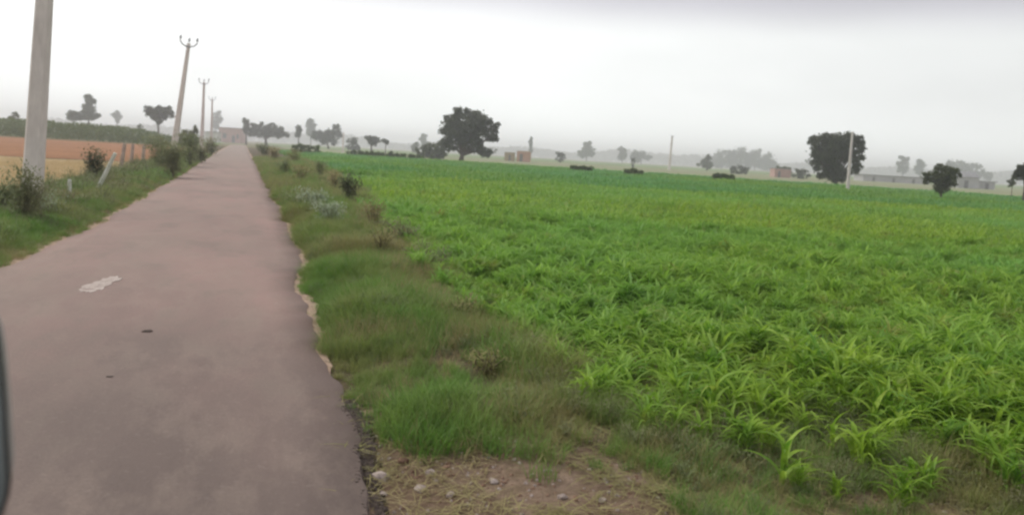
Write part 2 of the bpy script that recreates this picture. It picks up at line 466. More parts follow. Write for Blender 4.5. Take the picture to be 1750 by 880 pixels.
strip('road_shoulder', [y for y in ys_road if y > 5.0], lambda y: right_edge(y) - 0.15,
      lambda y: right_edge(y) - 0.10 + sst(5.0, 7.4, y) * (0.19 + 0.05 * nz(4, y, 3.3, 2) + (0.02 + 0.10 * max(0, nz(1, y, 1.3, 8) + 0.1)) * (1 if y < 25 else 1.6)), -0.012, M['sand'],
      'crumbling pale sandy strip along the right edge of the lane', 3)

def sheet(name, poly, z, mat, label, relief=0.0, step=None):
    """flat field as a gridded quad given by its four corners"""
    (ax, ay), (bx, by), (cx, cy), (dx, dy) = poly
    nu, nv = (40, 40) if relief else (12, 12)
    V = []
    for j in range(nv + 1):
        for i in range(nu + 1):
            u, v = i / nu, j / nv
            x = (ax * (1 - u) + bx * u) * (1 - v) + (dx * (1 - u) + cx * u) * v
            y = (ay * (1 - u) + by * u) * (1 - v) + (dy * (1 - u) + cy * u) * v
            if 0 < i < nu: y += 0.9 * noise.noise(Vector((x * 0.12, 5, z))) * (1 if relief else 3)
            V.append((x, y, z + relief * noise.noise(Vector((x * 0.8, y * 0.8, 3)))))
    F = [(j * (nu + 1) + i, j * (nu + 1) + i + 1, (j + 1) * (nu + 1) + i + 1, (j + 1) * (nu + 1) + i) for j in range(nv) for i in range(nu)]
    return props(link_mesh(name, np_mesh(name, V, F, True), mat), label, kind='structure')
sheet('stubble_field', [(-60, 20), (-5.6, 20), (-4.9, 56), (-60, 50)], -0.07, M['stubble'], 'pale straw coloured stubble field left of the lane', 0.03)
sheet('ploughed_field', [(-130, 50.5), (-5.0, 56.5), (-6.5, 152), (-130, 168)], -0.065, M['plough'], 'orange brown ploughed field left of the lane', 0.04)
sheet('far_field', [(12, 150), (150, 20), (420, 180), (14, 300)], -0.075, M['far_tan'], 'tan harvested field beyond the green crop')
sheet('far_field', [(14, 305), (430, 185), (900, 500), (16, 640)], -0.075, M['far_green'], 'hazy green field far beyond the crop')
sheet('far_field', [(-400, 200), (-4, 195), (-4, 420), (-400, 420)], -0.075, M['far_green'], 'green field behind the ploughed soil on the left')

# ------------------------------------------------------------------ leaves and plants
def blade(mb, base, az, L, w, el, droop, n=4, fold=0.0, twist=0.0):
    """one arching leaf: starts at elevation el, bends over by droop"""
    p = Vector(base); e = el
    ca, sa = math.cos(az), math.sin(az)
    side = Vector((-sa, ca, 0))
    rows = []
    for i in range(n + 1):
        t = i / n
        ww = w * (0.55 + 0.45 * math.sin(math.pi * min(1, t * 1.3 + 0.15))) * (1 - t ** 2.2) if i < n else 0
        up = Vector((-ca * math.sin(e), -sa * math.sin(e), math.cos(e)))
        sd = (side * math.cos(twist * t) + up * math.sin(twist * t))
        if fold: rows.append([p - sd * ww / 2 + up * (fold * ww), p.copy(), p + sd * ww / 2 + up * (fold * ww)])
        else: rows.append([p - sd * ww / 2, p + sd * ww / 2])
        p = p + Vector((ca * math.cos(e), sa * math.cos(e), math.sin(e))) * (L / n)
        e -= droop / n
    b = len(mb.v); k = len(rows[0])
    for i, r in enumerate(rows):
        if i == n: mb.v.append(tuple(r[0] if k == 2 else r[1]))
        else: mb.v.extend(tuple(q) for q in r)
    for i in range(n - 1):
        for j in range(k - 1):
            a = b + i * k + j; mb.f.append((a, a + 1, a + 1 + k, a + k))
    tip = b + n * k
    for j in range(k - 1): mb.f.append((b + (n - 1) * k + j, b + (n - 1) * k + j + 1, tip))
def crop_plant(mb, o=(0, 0, 0), h=0.45, n=None, R=rnd, seg=5, fold=0.22, w=0.03):
    n = n or R.randint(6, 9)
    a0 = R.random() * 6.28
    for i in range(n):
        t = i / n
        az = a0 + i * math.pi + R.uniform(-0.5, 0.5) + t
        z = h * (0.08 + 0.52 * t)
        blade(mb, (o[0], o[1], o[2] + z), az, h * R.uniform(0.5, 0.85), w * R.uniform(0.8, 1.25), math.radians(R.uniform(50, 80)) , R.uniform(1.3, 2.3), seg, fold, R.uniform(-0.6, 0.6))
    mb.add([(o[0] - .006, o[1], o[2]), (o[0] + .006, o[1], o[2]), (o[0], o[1], o[2] + h * .7)], [(0, 1, 2)])
def src(name, mb_or_me, mat, coll):
    me = mb_or_me.mesh(name, False) if isinstance(mb_or_me, MB) else mb_or_me
    me.materials.append(mat)
    o = bpy.data.objects.new(name, me); coll.objects.link(o); return o
def coll(name): return bpy.data.collections.new(name)     # kept out of the scene: only a source for the scattering
c_crop, c_patch, c_farpatch = coll('crop_plants'), coll('crop_clumps'), coll('far_crop_clumps')
for i in range(9):
    mb = MB()
    for k in range(5): crop_plant(mb, (rnd.uniform(-.07, .07), rnd.uniform(-.07, .07), 0), rnd.uniform(0.36, 0.5))
    src('crop_tuft_%s' % 'abcdefghi'[i], mb, M['crop'], c_crop)
for i in range(6):
    mb = MB()
    for k in range(26): crop_plant(mb, (rnd.uniform(-.6, .6), rnd.uniform(-.6, .6), 0), rnd.uniform(0.34, 0.52), 6, seg=3, fold=0, w=0.036)
    src('crop_clump_%s' % 'abcdef'[i], mb, M['crop'], c_patch)
for i in range(5):
    mb = MB()
    for k in range(34): crop_plant(mb, (rnd.uniform(-1, 1), rnd.uniform(-1, 1), 0), rnd.uniform(0.38, 0.55), 5, seg=2, fold=0, w=0.075)
    src('far_clump_%s' % 'abcde'[i], mb, M['crop_far'], c_farpatch)

def scatter(name, label, coll_, P, scl, mat=None, tilt=0.12, cat=None):
    """points with a picked plant on each, one object of kind stuff"""
    P = np.array(P, dtype=np.float32)
    me = bpy.data.meshes.new(name); me.vertices.add(len(P)); me.vertices.foreach_set('co', P.ravel())
    a = me.attributes.new('rot', 'FLOAT_VECTOR', 'POINT')
    r = np.stack([rs.uniform(-tilt, tilt, len(P)), rs.uniform(-tilt, tilt, len(P)), rs.uniform(0, 6.283, len(P))], 1).astype(np.float32)
    a.data.foreach_set('vector', r.ravel())
    a = me.attributes.new('scl', 'FLOAT', 'POINT'); a.data.foreach_set('value', np.array(scl, dtype=np.float32))
    a = me.attributes.new('pick', 'INT', 'POINT'); a.data.foreach_set('value', rs.randint(0, len(coll_.objects), len(P)).astype(np.int32))
    o = bpy.data.objects.new(name, me); C.objects.link(o)
    ng = bpy.data.node_groups.new(name, 'GeometryNodeTree')
    ng.interface.new_socket('Geometry', in_out='INPUT', socket_type='NodeSocketGeometry')
    ng.interface.new_socket('Geometry', in_out='OUTPUT', socket_type='NodeSocketGeometry')
    n, l = ng.nodes, ng.links
    gi, go = n.new('NodeGroupInput'), n.new('NodeGroupOutput')
    ip = n.new('GeometryNodeInstanceOnPoints')
    ci = n.new('GeometryNodeCollectionInfo'); ci.inputs['Collection'].default_value = coll_
    ci.inputs['Separate Children'].default_value = True; ci.inputs['Reset Children'].default_value = True
    def na(nm, dt):
        q = n.new('GeometryNodeInputNamedAttribute'); q.data_type = dt; q.inputs['Name'].default_value = nm; return q.outputs['Attribute']
    l.new(gi.outputs[0], ip.inputs['Points']); l.new(ci.outputs[0], ip.inputs['Instance'])
    ip.inputs['Pick Instance'].default_value = True
    l.new(na('pick', 'INT'), ip.inputs['Instance Index'])
    er = n.new('FunctionNodeEulerToRotation'); l.new(na('rot', 'FLOAT_VECTOR'), er.inputs[0]); l.new(er.outputs[0], ip.inputs['Rotation'])
    l.new(na('scl', 'FLOAT'), ip.inputs['Scale'])
    l.new(ip.outputs[0], go.inputs[0])
    md = o.modifiers.new('scatter', 'NODES'); md.node_group = ng
    return props(o, label, cat, None, 'stuff')

def in_view(x, y, margin=0.16, back=1.6):
    """rough wedge round what the camera and a step to the side can see"""
    if y < -1: return False
    X, Y = x * CY - y * SY, x * SY + y * CY
    return Y > back and abs(X) < Y * (0.60 + margin) + 1.5
def crop_height(x, y):
    return 1.0 + 0.26 * nz(x, y, 0.45, 11) + 0.34 * nz(x, y, 1.5, 17)

P, Sc = [], []
sp = 0.19
for j in range(int(26 / sp)):
    for i in range(int(44 / sp)):
        x = 2.2 + i * sp + rnd.uniform(-.09, .09); y = -0.5 + j * sp + rnd.uniform(-.09, .09)
        if not in_view(x, y): continue
        e = crop_edge(y)
        if y < 4.6: e += (4.6 - y) * 0.5                     # the crop thins out in the near corner
        d = x - e
        if d < 0 or depth_of(x, y) > 21: continue
        if y + 0.16 * x < 4.75 + 0.5 * nz(x, y, 0.8, 31) and rnd.random() < 0.45 + 0.42 * (y + 0.16 * x < 4.1): continue
        if d < 0.3 and rnd.random() > 0.6 + d: continue
        g = nz(x, y, 0.55, 21)
        if g < -0.3 and rnd.random() < 0.6: continue
        if nz(x, y, 1.6, 121) < -0.36 and rnd.random() < 0.6: continue
        if x > 8 and y < 9 and nz(x, y, 0.3, 44) > 0.15 and rnd.random() < 0.5: continue
        P.append((x, y, gz(x, y) - 0.01)); Sc.append(crop_height(x, y) * rnd.uniform(0.75, 1.15) * (0.75 + 0.25 * sst(0, 1.2, d)))
scatter('crop_plants', 'dense knee high bright green fodder crop covering the near field', c_crop, P, Sc)
P, Sc = [], []
for j in range(60):
    for i in range(90):
        x = 2.5 + i * 0.72 + rnd.uniform(-.25, .25); y = j * 0.72 + rnd.uniform(-.25, .25)
        dp = depth_of(x, y)
        if not in_view(x, y) or x < crop_edge(y) + 0.5 or dp < 20.5 or dp > 46: continue
        P.append((x, y, gz(x, y) - 0.01)); Sc.append(crop_height(x, y) * rnd.uniform(0.85, 1.15))
scatter('crop_plants', 'bright green fodder crop in the middle of the field', c_patch, P, Sc, tilt=0.06)
P, Sc = [], []
for j in range(110):
    for i in range(110):
        x = 2.5 + i * 1.45 + rnd.uniform(-.5, .5); y = j * 1.45 + rnd.uniform(-.5, .5)
        dp = depth_of(x, y)
        if not in_view(x, y) or x < crop_edge(y) + 0.8 or dp < 45 or x + y > 157: continue
        P.append((x, y, gz(x, y) - 0.01)); Sc.append(crop_height(x, y) * rnd.uniform(0.9, 1.15))
scatter('crop_plants', 'far part of the green fodder crop below the trees', c_farpatch, P, Sc, tilt=0.04)

# verge grasses
c_green, c_dry, c_weed = coll('green_tufts'), coll('dry_tufts'), coll('weeds')
for i in range(6):
    mb = MB()
    for k in range(70):
        r = 0.13 * math.sqrt(rnd.random()); a = rnd.random() * 6.28
        blade(mb, (r * math.cos(a), r * math.sin(a), -0.01), rnd.random() * 6.28, rnd.uniform(0.14, 0.36), rnd.uniform(0.0035, 0.007), math.radians(rnd.uniform(50, 88)), rnd.uniform(0.6, 1.9), 4)
    src('green_tuft_%s' % 'abcdef'[i], mb, M['grass'], c_green)
for i in range(5):
    mb = MB()
    for k in range(55):
        r = 0.13 * math.sqrt(rnd.random()); a = rnd.random() * 6.28
        blade(mb, (r * math.cos(a), r * math.sin(a), -0.01), rnd.random() * 6.28, rnd.uniform(0.12, 0.32), rnd.uniform(0.003, 0.006), math.radians(rnd.uniform(20, 85)), rnd.uniform(0.2, 1.4), 3)
    src('dry_tuft_%s' % 'abcde'[i], mb, M['grass_dry'], c_dry)
c_dry_pale = coll('stubble_tufts')
M['stubble_straw'] = mat_leaf('stubble_stalk', (0.50, 0.38, 0.20), (0.66, 0.53, 0.30), None, 0.3, 0.2, 0.8)
for i in range(3):
    mb = MB()
    for k in range(40):
        blade(mb, (rnd.uniform(-.3, .3), rnd.uniform(-.3, .3), -0.01), rnd.random() * 6.28, rnd.uniform(0.10, 0.28), rnd.uniform(0.008, 0.014), math.radians(rnd.uniform(40, 88)), rnd.uniform(0.1, 0.6), 2)
    src('stubble_tuft_%s' % 'abc'[i], mb, M['stubble_straw'], c_dry_pale)
def weed_mesh(mb, h, spread, leaves, lw, R=rnd):
    """branching broadleaved weed"""
    for b in range(R.randint(3, 6)):
        az = R.random() * 6.28; e = math.radians(R.uniform(45, 85))
        L = h * R.uniform(0.6, 1.0)
        p = Vector((0, 0, 0)); q = Vector((math.cos(az) * math.cos(e), math.sin(az) * math.cos(e), math.sin(e)))
        mb.tube([p, p + q * L], [0.006, 0.002], 3, False)
        for k in range(leaves):
            t = R.uniform(0.25, 1.0)
            c = p + q * (L * t) + Vector((R.gauss(0, spread), R.gauss(0, spread), R.gauss(0, spread * 0.6)))
            c.z = max(c.z, 0.01)
            blade(mb, c, R.random() * 6.28, lw * R.uniform(1.6, 3.0), lw * R.uniform(0.8, 1.2), R.uniform(-0.3, 1.0), R.uniform(0.2, 1.2), 2)
for i in range(5):
    mb = MB(); weed_mesh(mb, 0.30, 0.035, 22, 0.012); src('weed_%s' % 'abcde'[i], mb, M['weed'], c_weed)

def zone_r(x, y):
    """0..1 share of (green, dry, weed) on the right verge and its density"""
    r, ce = right_edge(y), crop_edge(y)
    t = (x - r) / max(0.4, ce - r)
    n1 = nz(x, y, 0.9, 51); n2 = nz(x, y, 2.0, 61)
    dry = max(0.10, sst(0.34, 0.85, t + 0.55 * n1) * 0.85, 0.75 * sst(0.28, 0.5, nz(x, y, 1.5, 131)))
    if y > 12: dry = max(dry, 0.30 + 0.5 * n1 + 0.35 * sst(14, 30, y))
    if 1.55 < x < 2.2 and 5.2 < y < 6.4: dry = 0.8
    dens = 1.0
    bare = 4.95 - (x - r) * 0.62 + 0.4 * n1
    if y < bare + 0.5: dens = 0.75 * sst(bare - 0.7, bare + 0.5, y)
    if x > 2.0 and y < 5: dens = max(dens, 0.72 + 0.4 * nz(x, y, 0.9, 141)); dry = 0.42 + 0.95 * nz(x, y, 0.75, 151)
    if n2 > 0.3: dens *= 0.35
    return dry, dens, t
def n_w(x, y): return nz(x, y, 0.8, 101)
G, D, Wd = ([], []), ([], []), ([], [])
def put(L, x, y, s): L[0].append((x, y, gz(x, y))); L[1].append(s)
n_try = 42000
for k in range(n_try):
    y = 2.2 + 78 * (k / n_try) ** 2.0 + rnd.uniform(0, .3)
    r, ce = right_edge(y), crop_edge(y) + 0.5
    if y < 6.5: ce = ce + 3.2
    x = rnd.uniform(r + 0.02, ce)
    if not in_view(x, y): continue
    dry, dens, t = zone_r(x, y)
    if rnd.random() > dens: continue
    if y > 5.7 and x - r < sst(5.3, 7.4, y) * (0.08 + 0.07 * nz(1, y, 1.3, 8) + 0.05 * nz(4, y, 3.3, 2)) and rnd.random() < 0.93: continue
    edge = sst(0.0, 0.30, x - r) * 0.7 + 0.35
    s = rnd.uniform(0.55, 1.3) * edge * (0.76 + 0.66 * nz(x, y, 1.3, 71))
    if x > 2.2 and y < 6: s *= 0.95
    elif y < 4.9: s *= 0.78
    if y > 25: s *= 1.5
    elif y > 12: s *= 1.2
    if rnd.random() < 0.03 + 0.24 * (y < 5.5 and x > 2) + 0.22 * (n_w(x, y) > 0.22): put(Wd, x, y, s * 0.8)
    elif rnd.random() < dry: put(D, x, y, s)
    else: put(G, x, y, s)
scatter('verge_grass', 'fine green grass on the bank right of the lane', c_green, G[0], G[1])
scatter('dry_grass', 'dry tan grass between the right bank and the crop', c_dry, D[0], D[1])
scatter('verge_weeds', 'low dull green weeds mixed into the right bank', c_weed, Wd[0], Wd[1])
G, D, Wd = ([], []), ([], []), ([], [])
n_try = 22000
for k in range(n_try):
    y = 8.5 + 80 * (k / n_try) ** 1.7 + rnd.uniform(0, .3)
    lf = left_edge(y)
    wdt = interp(y, [(8, 4.2), (20, 3.0), (40, 2.4), (90, 2.5)])
    x = lf - 0.05 - rnd.random() ** 0.9 * wdt
    hf = interp(y, [(8, 1), (16, 0.9), (22, 0.6), (60, 0.8)])
    if not in_view(x, y, 0.1): continue
    t = (lf - x) / wdt
    s = rnd.uniform(0.8, 1.3) * (0.45 + 0.75 * sst(0, 0.3, t)) * (1.0 + 0.3 * nz(x, y, 1.1, 71)) * (1.3 if y > 20 else 1.0)
    dry = 0.12 + 0.5 * sst(0.75, 1.0, t) + 0.35 * nz(x, y, 0.7, 81) + (0.35 if t < 0.08 else 0)
    if rnd.random() < 0.04: put(Wd, x, y, s * 1.2)
    elif rnd.random() < dry: put(D, x, y, s * hf)
    else: put(G, x, y, s * hf)
scatter('verge_grass', 'green grass verge sloping away left of the lane', c_green, G[0], G[1])
scatter('dry_grass', 'dry grass along the outer side of the left verge', c_dry, D[0], D[1])
scatter('verge_weeds', 'dull green weeds scattered through the left verge', c_weed, Wd[0], Wd[1])

P, Sc = [], []
for k in range(9000):
    y = 20 + 32 * rnd.random(); x = -5.2 - 34 * rnd.random() ** 1.3
    if not in_view(x, y, 0.1): continue
    P.append((x, y, -0.07)); Sc.append(rnd.uniform(0.35, 0.8))
scatter('stubble', 'short pale straw stubble standing in the field left of the lane', c_dry_pale, P, Sc)
# ------------------------------------------------------------------ trees and shrubs
def leaf_cloud(lobes, n, size, R=rs, flat=0.75):
    """n small leaf faces spread through ellipsoidal lobes (cx,cy,cz,rx,ry,rz) with clumps and gaps"""
    full = []
    for l_ in lobes:
        full.append((l_[0], l_[1], l_[2], l_[3] * .80, l_[4] * .80, l_[5] * .80))
        for q in range(11):
            d0 = R.normal(size=3); d0 /= np.linalg.norm(d0)
            f0 = R.uniform(0.62, 0.98); k0 = R.uniform(0.20, 0.40)
            m0 = (l_[3] + l_[5]) / 2
            full.append((l_[0] + d0[0] * l_[3] * f0, l_[1] + d0[1] * l_[4] * f0, l_[2] + d0[2] * l_[5] * f0, m0 * k0 * 1.1, m0 * k0, m0 * k0 * R.uniform(.6, 1)))
    lobes = full
    vol = np.array([l_[3] * l_[4] * l_[5] for l_ in lobes]) ** 0.62; pr = vol / vol.sum()
    pick = R.choice(len(lobes), n, p=pr)
    Lb = np.array(lobes)[pick]
    d = R.normal(size=(n, 3)); d /= np.linalg.norm(d, axis=1)[:, None]
    r = R.uniform(0, 1, n) ** 0.42
    r *= 1 + 0.17 * R.normal(size=n)
    c = Lb[:, :3] + d * r[:, None] * Lb[:, 3:6]
    # draw leaves towards random twig centres so that clumps and gaps appear
    k = max(12, n // 70)
    tw = c[R.choice(n, k)]
    idx = np.empty(n, dtype=int)
    for s_ in range(0, n, 4000):
        idx[s_:s_ + 4000] = np.argmin(((c[s_:s_ + 4000, None, :] - tw[None]) ** 2).sum(2), axis=1)
    c = c + (tw[idx] - c) * R.uniform(0.0, 0.5, n)[:, None]
    nrm = R.normal(size=(n, 3)); nrm[:, 2] = np.abs(nrm[:, 2]) + 0.3; nrm /= np.linalg.norm(nrm, axis=1)[:, None]
    u = np.cross(nrm, R.normal(size=(n, 3))); u /= np.linalg.norm(u, axis=1)[:, None]
    w = np.cross(nrm, u)
    s = size * R.uniform(0.6, 1.35, n)[:, None]
    V = np.stack([c - u * s, c + w * s * 0.45, c + u * s, c - w * s * 0.45], 1).reshape(-1, 3)
    F = np.arange(4 * n).reshape(n, 4)
    return V, F
def tree(name, label, cat, px, py_base, lobes_px, depth, mat, n, leaf, trunk=None, group=None, ry=0.8, gz0=None, R=rs, limbs=True):
    """a tree whose lobes are given in photo pixels (cx, cy, rx, ry) at that depth"""
    k = depth / FPX / math.cos(0.12)
    base = at_depth(px, py_base, depth)
    g0 = gz(base.x, base.y) if gz0 is None else gz0
    rt = root(name, (base.x, base.y, g0), label, cat, group, -YAW)
    lob = []
    for (cx, cy, rx, rz) in lobes_px:
        p = at_depth(cx, cy, depth) - Vector((base.x, base.y, g0))
        X = p.x * CY - p.y * SY
        lob.append((X, R.uniform(-0.2, 0.2) * rx * k, p.z, rx * k, max(rx, rz) * k * ry, rz * k))
    if not trunk: lob += [(l_[0], l_[1], l_[2] * 0.45, l_[3] * 1.05, l_[4], l_[2] * 0.5) for l_ in list(lob) if l_[2] - l_[5] > 0.15]
    V, F = leaf_cloud(lob, int(n * 1.25), leaf * 1.25, R)
    V[:, 2] = np.maximum(V[:, 2], 0.02)
    link_mesh('crown', np_mesh('crown', V, F), mat, rt)
    if trunk:
        mb = MB()
        top = np.average([l_[2] for l_ in lob], weights=[l_[3] * l_[5] for l_ in lob])
        cxm = lob[0][0]
        r0 = trunk
        fork = max(0.3, min(l_[2] - l_[5] * 0.8 for l_ in lob))
        fork = min(fork, top * 0.6)
        mb.tube([(0, 0, -0.1), (cxm * 0.08, 0, fork * 0.5), (cxm * 0.2, 0, fork)], [r0 * 1.25, r0 * 0.95, r0 * 0.8], 8)
        for l_ in lob:
            e = Vector((l_[0], l_[1], l_[2] + l_[5] * 0.2)); s_ = Vector((cxm * 0.2, 0, fork * 0.95))
            m_ = s_.lerp(e, 0.5) + Vector((R.uniform(-.1, .1), R.uniform(-.1, .1), R.uniform(0, .15))) * l_[3]
            mb.tube([s_, m_, e], [r0 * 0.6, r0 * 0.35, r0 * 0.1], 6)
            for q in range(3):
                e2 = m_ + Vector((R.uniform(-.7, .7) * l_[3], R.uniform(-.6, .6) * l_[4], R.uniform(0, .8) * l_[5]))
                mb.tube([m_, e2], [r0 * 0.25, r0 * 0.06], 5)
        mb.build('trunk', M['bark'], rt, smooth=True)
    return rt

tree('spreading_tree', 'large dark spreading tree standing alone beyond the middle of the green crop', 'tree', 788, 268,
     [(800, 214, 38, 26), (777, 233, 26, 27), (770, 212, 18, 20), (786, 192, 16, 11), (815, 203, 24, 17), (836, 222, 17, 19), (843, 235, 10, 8), (806, 244, 24, 14), (828, 259, 24, 9), (764, 245, 10, 14)],
     136, M['tree'], 15000, 0.20, 0.42)
tree('bush', 'grey green bush at the left foot of the large spreading tree', 'bush', 735, 266, [(742, 252, 22, 10), (725, 256, 16, 7), (757, 248, 10, 12)], 170, M['tree_green'], 1500, 0.3)
tree('leafy_tree', 'dark wedge shaped tree with the thin pole in front of it on the right', 'tree', 1432, 308,
     [(1415, 243, 36, 16), (1450, 238, 22, 14), (1425, 262, 36, 18), (1458, 262, 18, 16), (1420, 285, 26, 18), (1438, 298, 20, 12), (1392, 240, 14, 9), (1392, 263, 12, 6), (1470, 256, 10, 8), (1463, 285, 9, 16), (1422, 258, 40, 30), (1424, 292, 30, 20), (1436, 240, 36, 16), (1425, 302, 22, 12)],
     114, M['tree'], 19000, 0.16, 0.3)
tree('small_tree', 'small round dark tree with a short trunk near the right side of the crop', 'tree', 1609, 330,
     [(1610, 298, 25, 15), (1594, 303, 16, 11), (1627, 300, 15, 12), (1612, 288, 15, 8), (1610, 301, 29, 19), (1610, 313, 20, 13), (1610, 322, 17, 10)], 68, M['tree_green'], 7000, 0.075, 0.09)
tree('small_tree', 'dark tree cut by the right edge of the picture', 'tree', 1752, 322,
     [(1750, 298, 17, 15), (1763, 294, 18, 18), (1746, 290, 10, 9), (1762, 308, 14, 10)], 72, M['tree'], 5000, 0.09, 0.12)
tree('sapling', 'slim grey sapling just left of the tree at the right edge', 'bush', 1730, 322, [(1729, 312, 7, 8), (1733, 305, 5, 6)], 85, M['tree_green'], 500, 0.09, 0.04)
# left horizon trees
tree('tall_tree', 'tall narrow dark tree standing behind the ploughed field', 'tree', 151, 208,
     [(152, 187, 11, 20), (150, 170, 8, 10), (155, 194, 11, 13), (147, 198, 10, 9)], 300, M['tree_far'], 3500, 0.42, 0.35)
tree('round_tree', 'low bushy tree touching the tall narrow tree on its left', 'tree', 126, 210,
     [(122, 197, 9, 8), (133, 200, 11, 8)], 290, M['tree_far'], 1600, 0.42, 0.3)
tree('flat_topped_tree', 'dark flat topped tree beside the second roadside pole', 'tree', 272, 216,
     [(262, 192, 17, 10), (280, 193, 18, 11), (272, 203, 16, 8), (256, 194, 9, 8), (290, 197, 9, 8)], 235, M['tree'], 4500, 0.26, 0.3)
tree('round_tree', 'small pale round tree between the tall tree and the flat topped tree', 'tree', 200, 212, [(200, 197, 8, 8), (201, 204, 5, 6)], 620, M['tree_far'], 700, 0.8, 0.4)
tree('bush', 'small green bush on the horizon left of the nearest pole', 'bush', 25, 208, [(25, 197, 8, 7), (22, 203, 12, 5)], 205, M['tree_green'], 900, 0.25)
tree('bush', 'tiny dark bush on the green strip left of the flat topped tree', 'bush', 239, 220, [(239, 216, 5, 5)], 210, M['tree_green'], 300, 0.2)
tree('bush', 'low green scrub between the second and third roadside poles', 'bush', 325, 236, [(322, 228, 14, 9), (334, 222, 7, 7), (312, 232, 8, 6)], 130, M['tree_green'], 1100, 0.2)
tree('round_tree', 'faint grey tree right behind the fourth roadside pole', 'tree', 369, 236, [(370, 203, 8, 14), (368, 215, 8, 12)], 700, M['tree_far'], 900, 0.9, 0.4)
# behind the end of the road
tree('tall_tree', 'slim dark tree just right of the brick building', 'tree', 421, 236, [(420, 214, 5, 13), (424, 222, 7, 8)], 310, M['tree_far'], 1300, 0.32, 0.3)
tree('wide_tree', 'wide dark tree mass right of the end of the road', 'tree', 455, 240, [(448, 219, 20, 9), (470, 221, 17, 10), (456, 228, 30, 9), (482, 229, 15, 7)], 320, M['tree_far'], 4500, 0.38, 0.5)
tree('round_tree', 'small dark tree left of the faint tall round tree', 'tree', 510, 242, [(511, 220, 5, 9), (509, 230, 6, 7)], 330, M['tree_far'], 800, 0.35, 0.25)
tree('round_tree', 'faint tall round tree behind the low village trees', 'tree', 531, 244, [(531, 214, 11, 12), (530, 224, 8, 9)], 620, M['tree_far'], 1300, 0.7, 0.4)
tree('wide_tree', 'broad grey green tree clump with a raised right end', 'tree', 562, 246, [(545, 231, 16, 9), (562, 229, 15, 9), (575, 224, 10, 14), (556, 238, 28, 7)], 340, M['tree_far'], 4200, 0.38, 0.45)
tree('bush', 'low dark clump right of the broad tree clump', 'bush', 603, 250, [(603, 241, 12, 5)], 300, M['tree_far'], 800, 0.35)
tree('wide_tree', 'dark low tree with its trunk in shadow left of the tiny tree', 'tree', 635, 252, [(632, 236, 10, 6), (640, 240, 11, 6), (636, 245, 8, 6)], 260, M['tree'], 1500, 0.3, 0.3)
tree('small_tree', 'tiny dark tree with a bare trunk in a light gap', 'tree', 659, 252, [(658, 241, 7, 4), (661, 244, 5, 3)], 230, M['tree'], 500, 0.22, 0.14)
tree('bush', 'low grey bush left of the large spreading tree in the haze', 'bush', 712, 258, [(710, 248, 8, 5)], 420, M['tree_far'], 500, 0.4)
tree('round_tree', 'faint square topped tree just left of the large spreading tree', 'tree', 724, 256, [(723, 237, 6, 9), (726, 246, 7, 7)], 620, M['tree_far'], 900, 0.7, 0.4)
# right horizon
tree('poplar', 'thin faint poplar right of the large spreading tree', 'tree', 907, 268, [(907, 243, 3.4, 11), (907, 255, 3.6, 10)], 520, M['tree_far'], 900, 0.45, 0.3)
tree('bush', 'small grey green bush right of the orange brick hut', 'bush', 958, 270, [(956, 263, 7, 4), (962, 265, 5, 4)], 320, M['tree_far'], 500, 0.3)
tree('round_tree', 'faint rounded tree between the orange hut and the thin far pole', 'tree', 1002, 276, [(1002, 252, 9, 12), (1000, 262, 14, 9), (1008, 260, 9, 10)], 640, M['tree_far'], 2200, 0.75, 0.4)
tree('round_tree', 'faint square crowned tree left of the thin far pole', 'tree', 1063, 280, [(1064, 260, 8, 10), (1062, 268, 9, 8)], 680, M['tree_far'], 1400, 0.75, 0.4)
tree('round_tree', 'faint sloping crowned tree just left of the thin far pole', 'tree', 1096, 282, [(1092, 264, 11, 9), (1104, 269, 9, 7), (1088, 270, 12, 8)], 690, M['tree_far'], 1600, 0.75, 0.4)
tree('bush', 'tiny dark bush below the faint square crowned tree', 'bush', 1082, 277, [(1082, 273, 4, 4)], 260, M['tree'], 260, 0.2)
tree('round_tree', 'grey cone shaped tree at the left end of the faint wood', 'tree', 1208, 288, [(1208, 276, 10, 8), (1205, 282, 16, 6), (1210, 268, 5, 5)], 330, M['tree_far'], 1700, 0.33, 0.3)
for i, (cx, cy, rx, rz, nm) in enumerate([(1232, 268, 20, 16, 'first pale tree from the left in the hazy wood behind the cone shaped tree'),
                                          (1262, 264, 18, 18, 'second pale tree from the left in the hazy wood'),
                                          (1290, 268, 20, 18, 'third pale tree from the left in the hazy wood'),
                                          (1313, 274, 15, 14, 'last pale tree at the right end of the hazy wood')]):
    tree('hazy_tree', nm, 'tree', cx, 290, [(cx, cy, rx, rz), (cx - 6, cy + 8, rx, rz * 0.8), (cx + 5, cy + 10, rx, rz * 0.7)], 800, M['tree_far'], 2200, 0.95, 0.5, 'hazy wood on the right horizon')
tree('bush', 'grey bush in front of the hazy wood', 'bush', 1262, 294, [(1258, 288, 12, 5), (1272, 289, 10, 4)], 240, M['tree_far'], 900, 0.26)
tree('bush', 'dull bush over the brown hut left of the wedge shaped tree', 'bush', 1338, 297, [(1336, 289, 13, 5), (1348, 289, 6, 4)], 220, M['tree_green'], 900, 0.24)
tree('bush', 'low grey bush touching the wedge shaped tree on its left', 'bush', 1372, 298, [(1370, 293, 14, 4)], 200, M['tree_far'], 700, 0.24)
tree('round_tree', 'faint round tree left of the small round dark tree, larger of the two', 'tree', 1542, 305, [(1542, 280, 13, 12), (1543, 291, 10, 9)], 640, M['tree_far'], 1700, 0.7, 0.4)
tree('round_tree', 'faint round tree left of the small round dark tree, smaller of the two', 'tree', 1572, 305, [(1573, 281, 9, 11), (1572, 292, 8, 9)], 650, M['tree_far'], 1200, 0.7, 0.4)
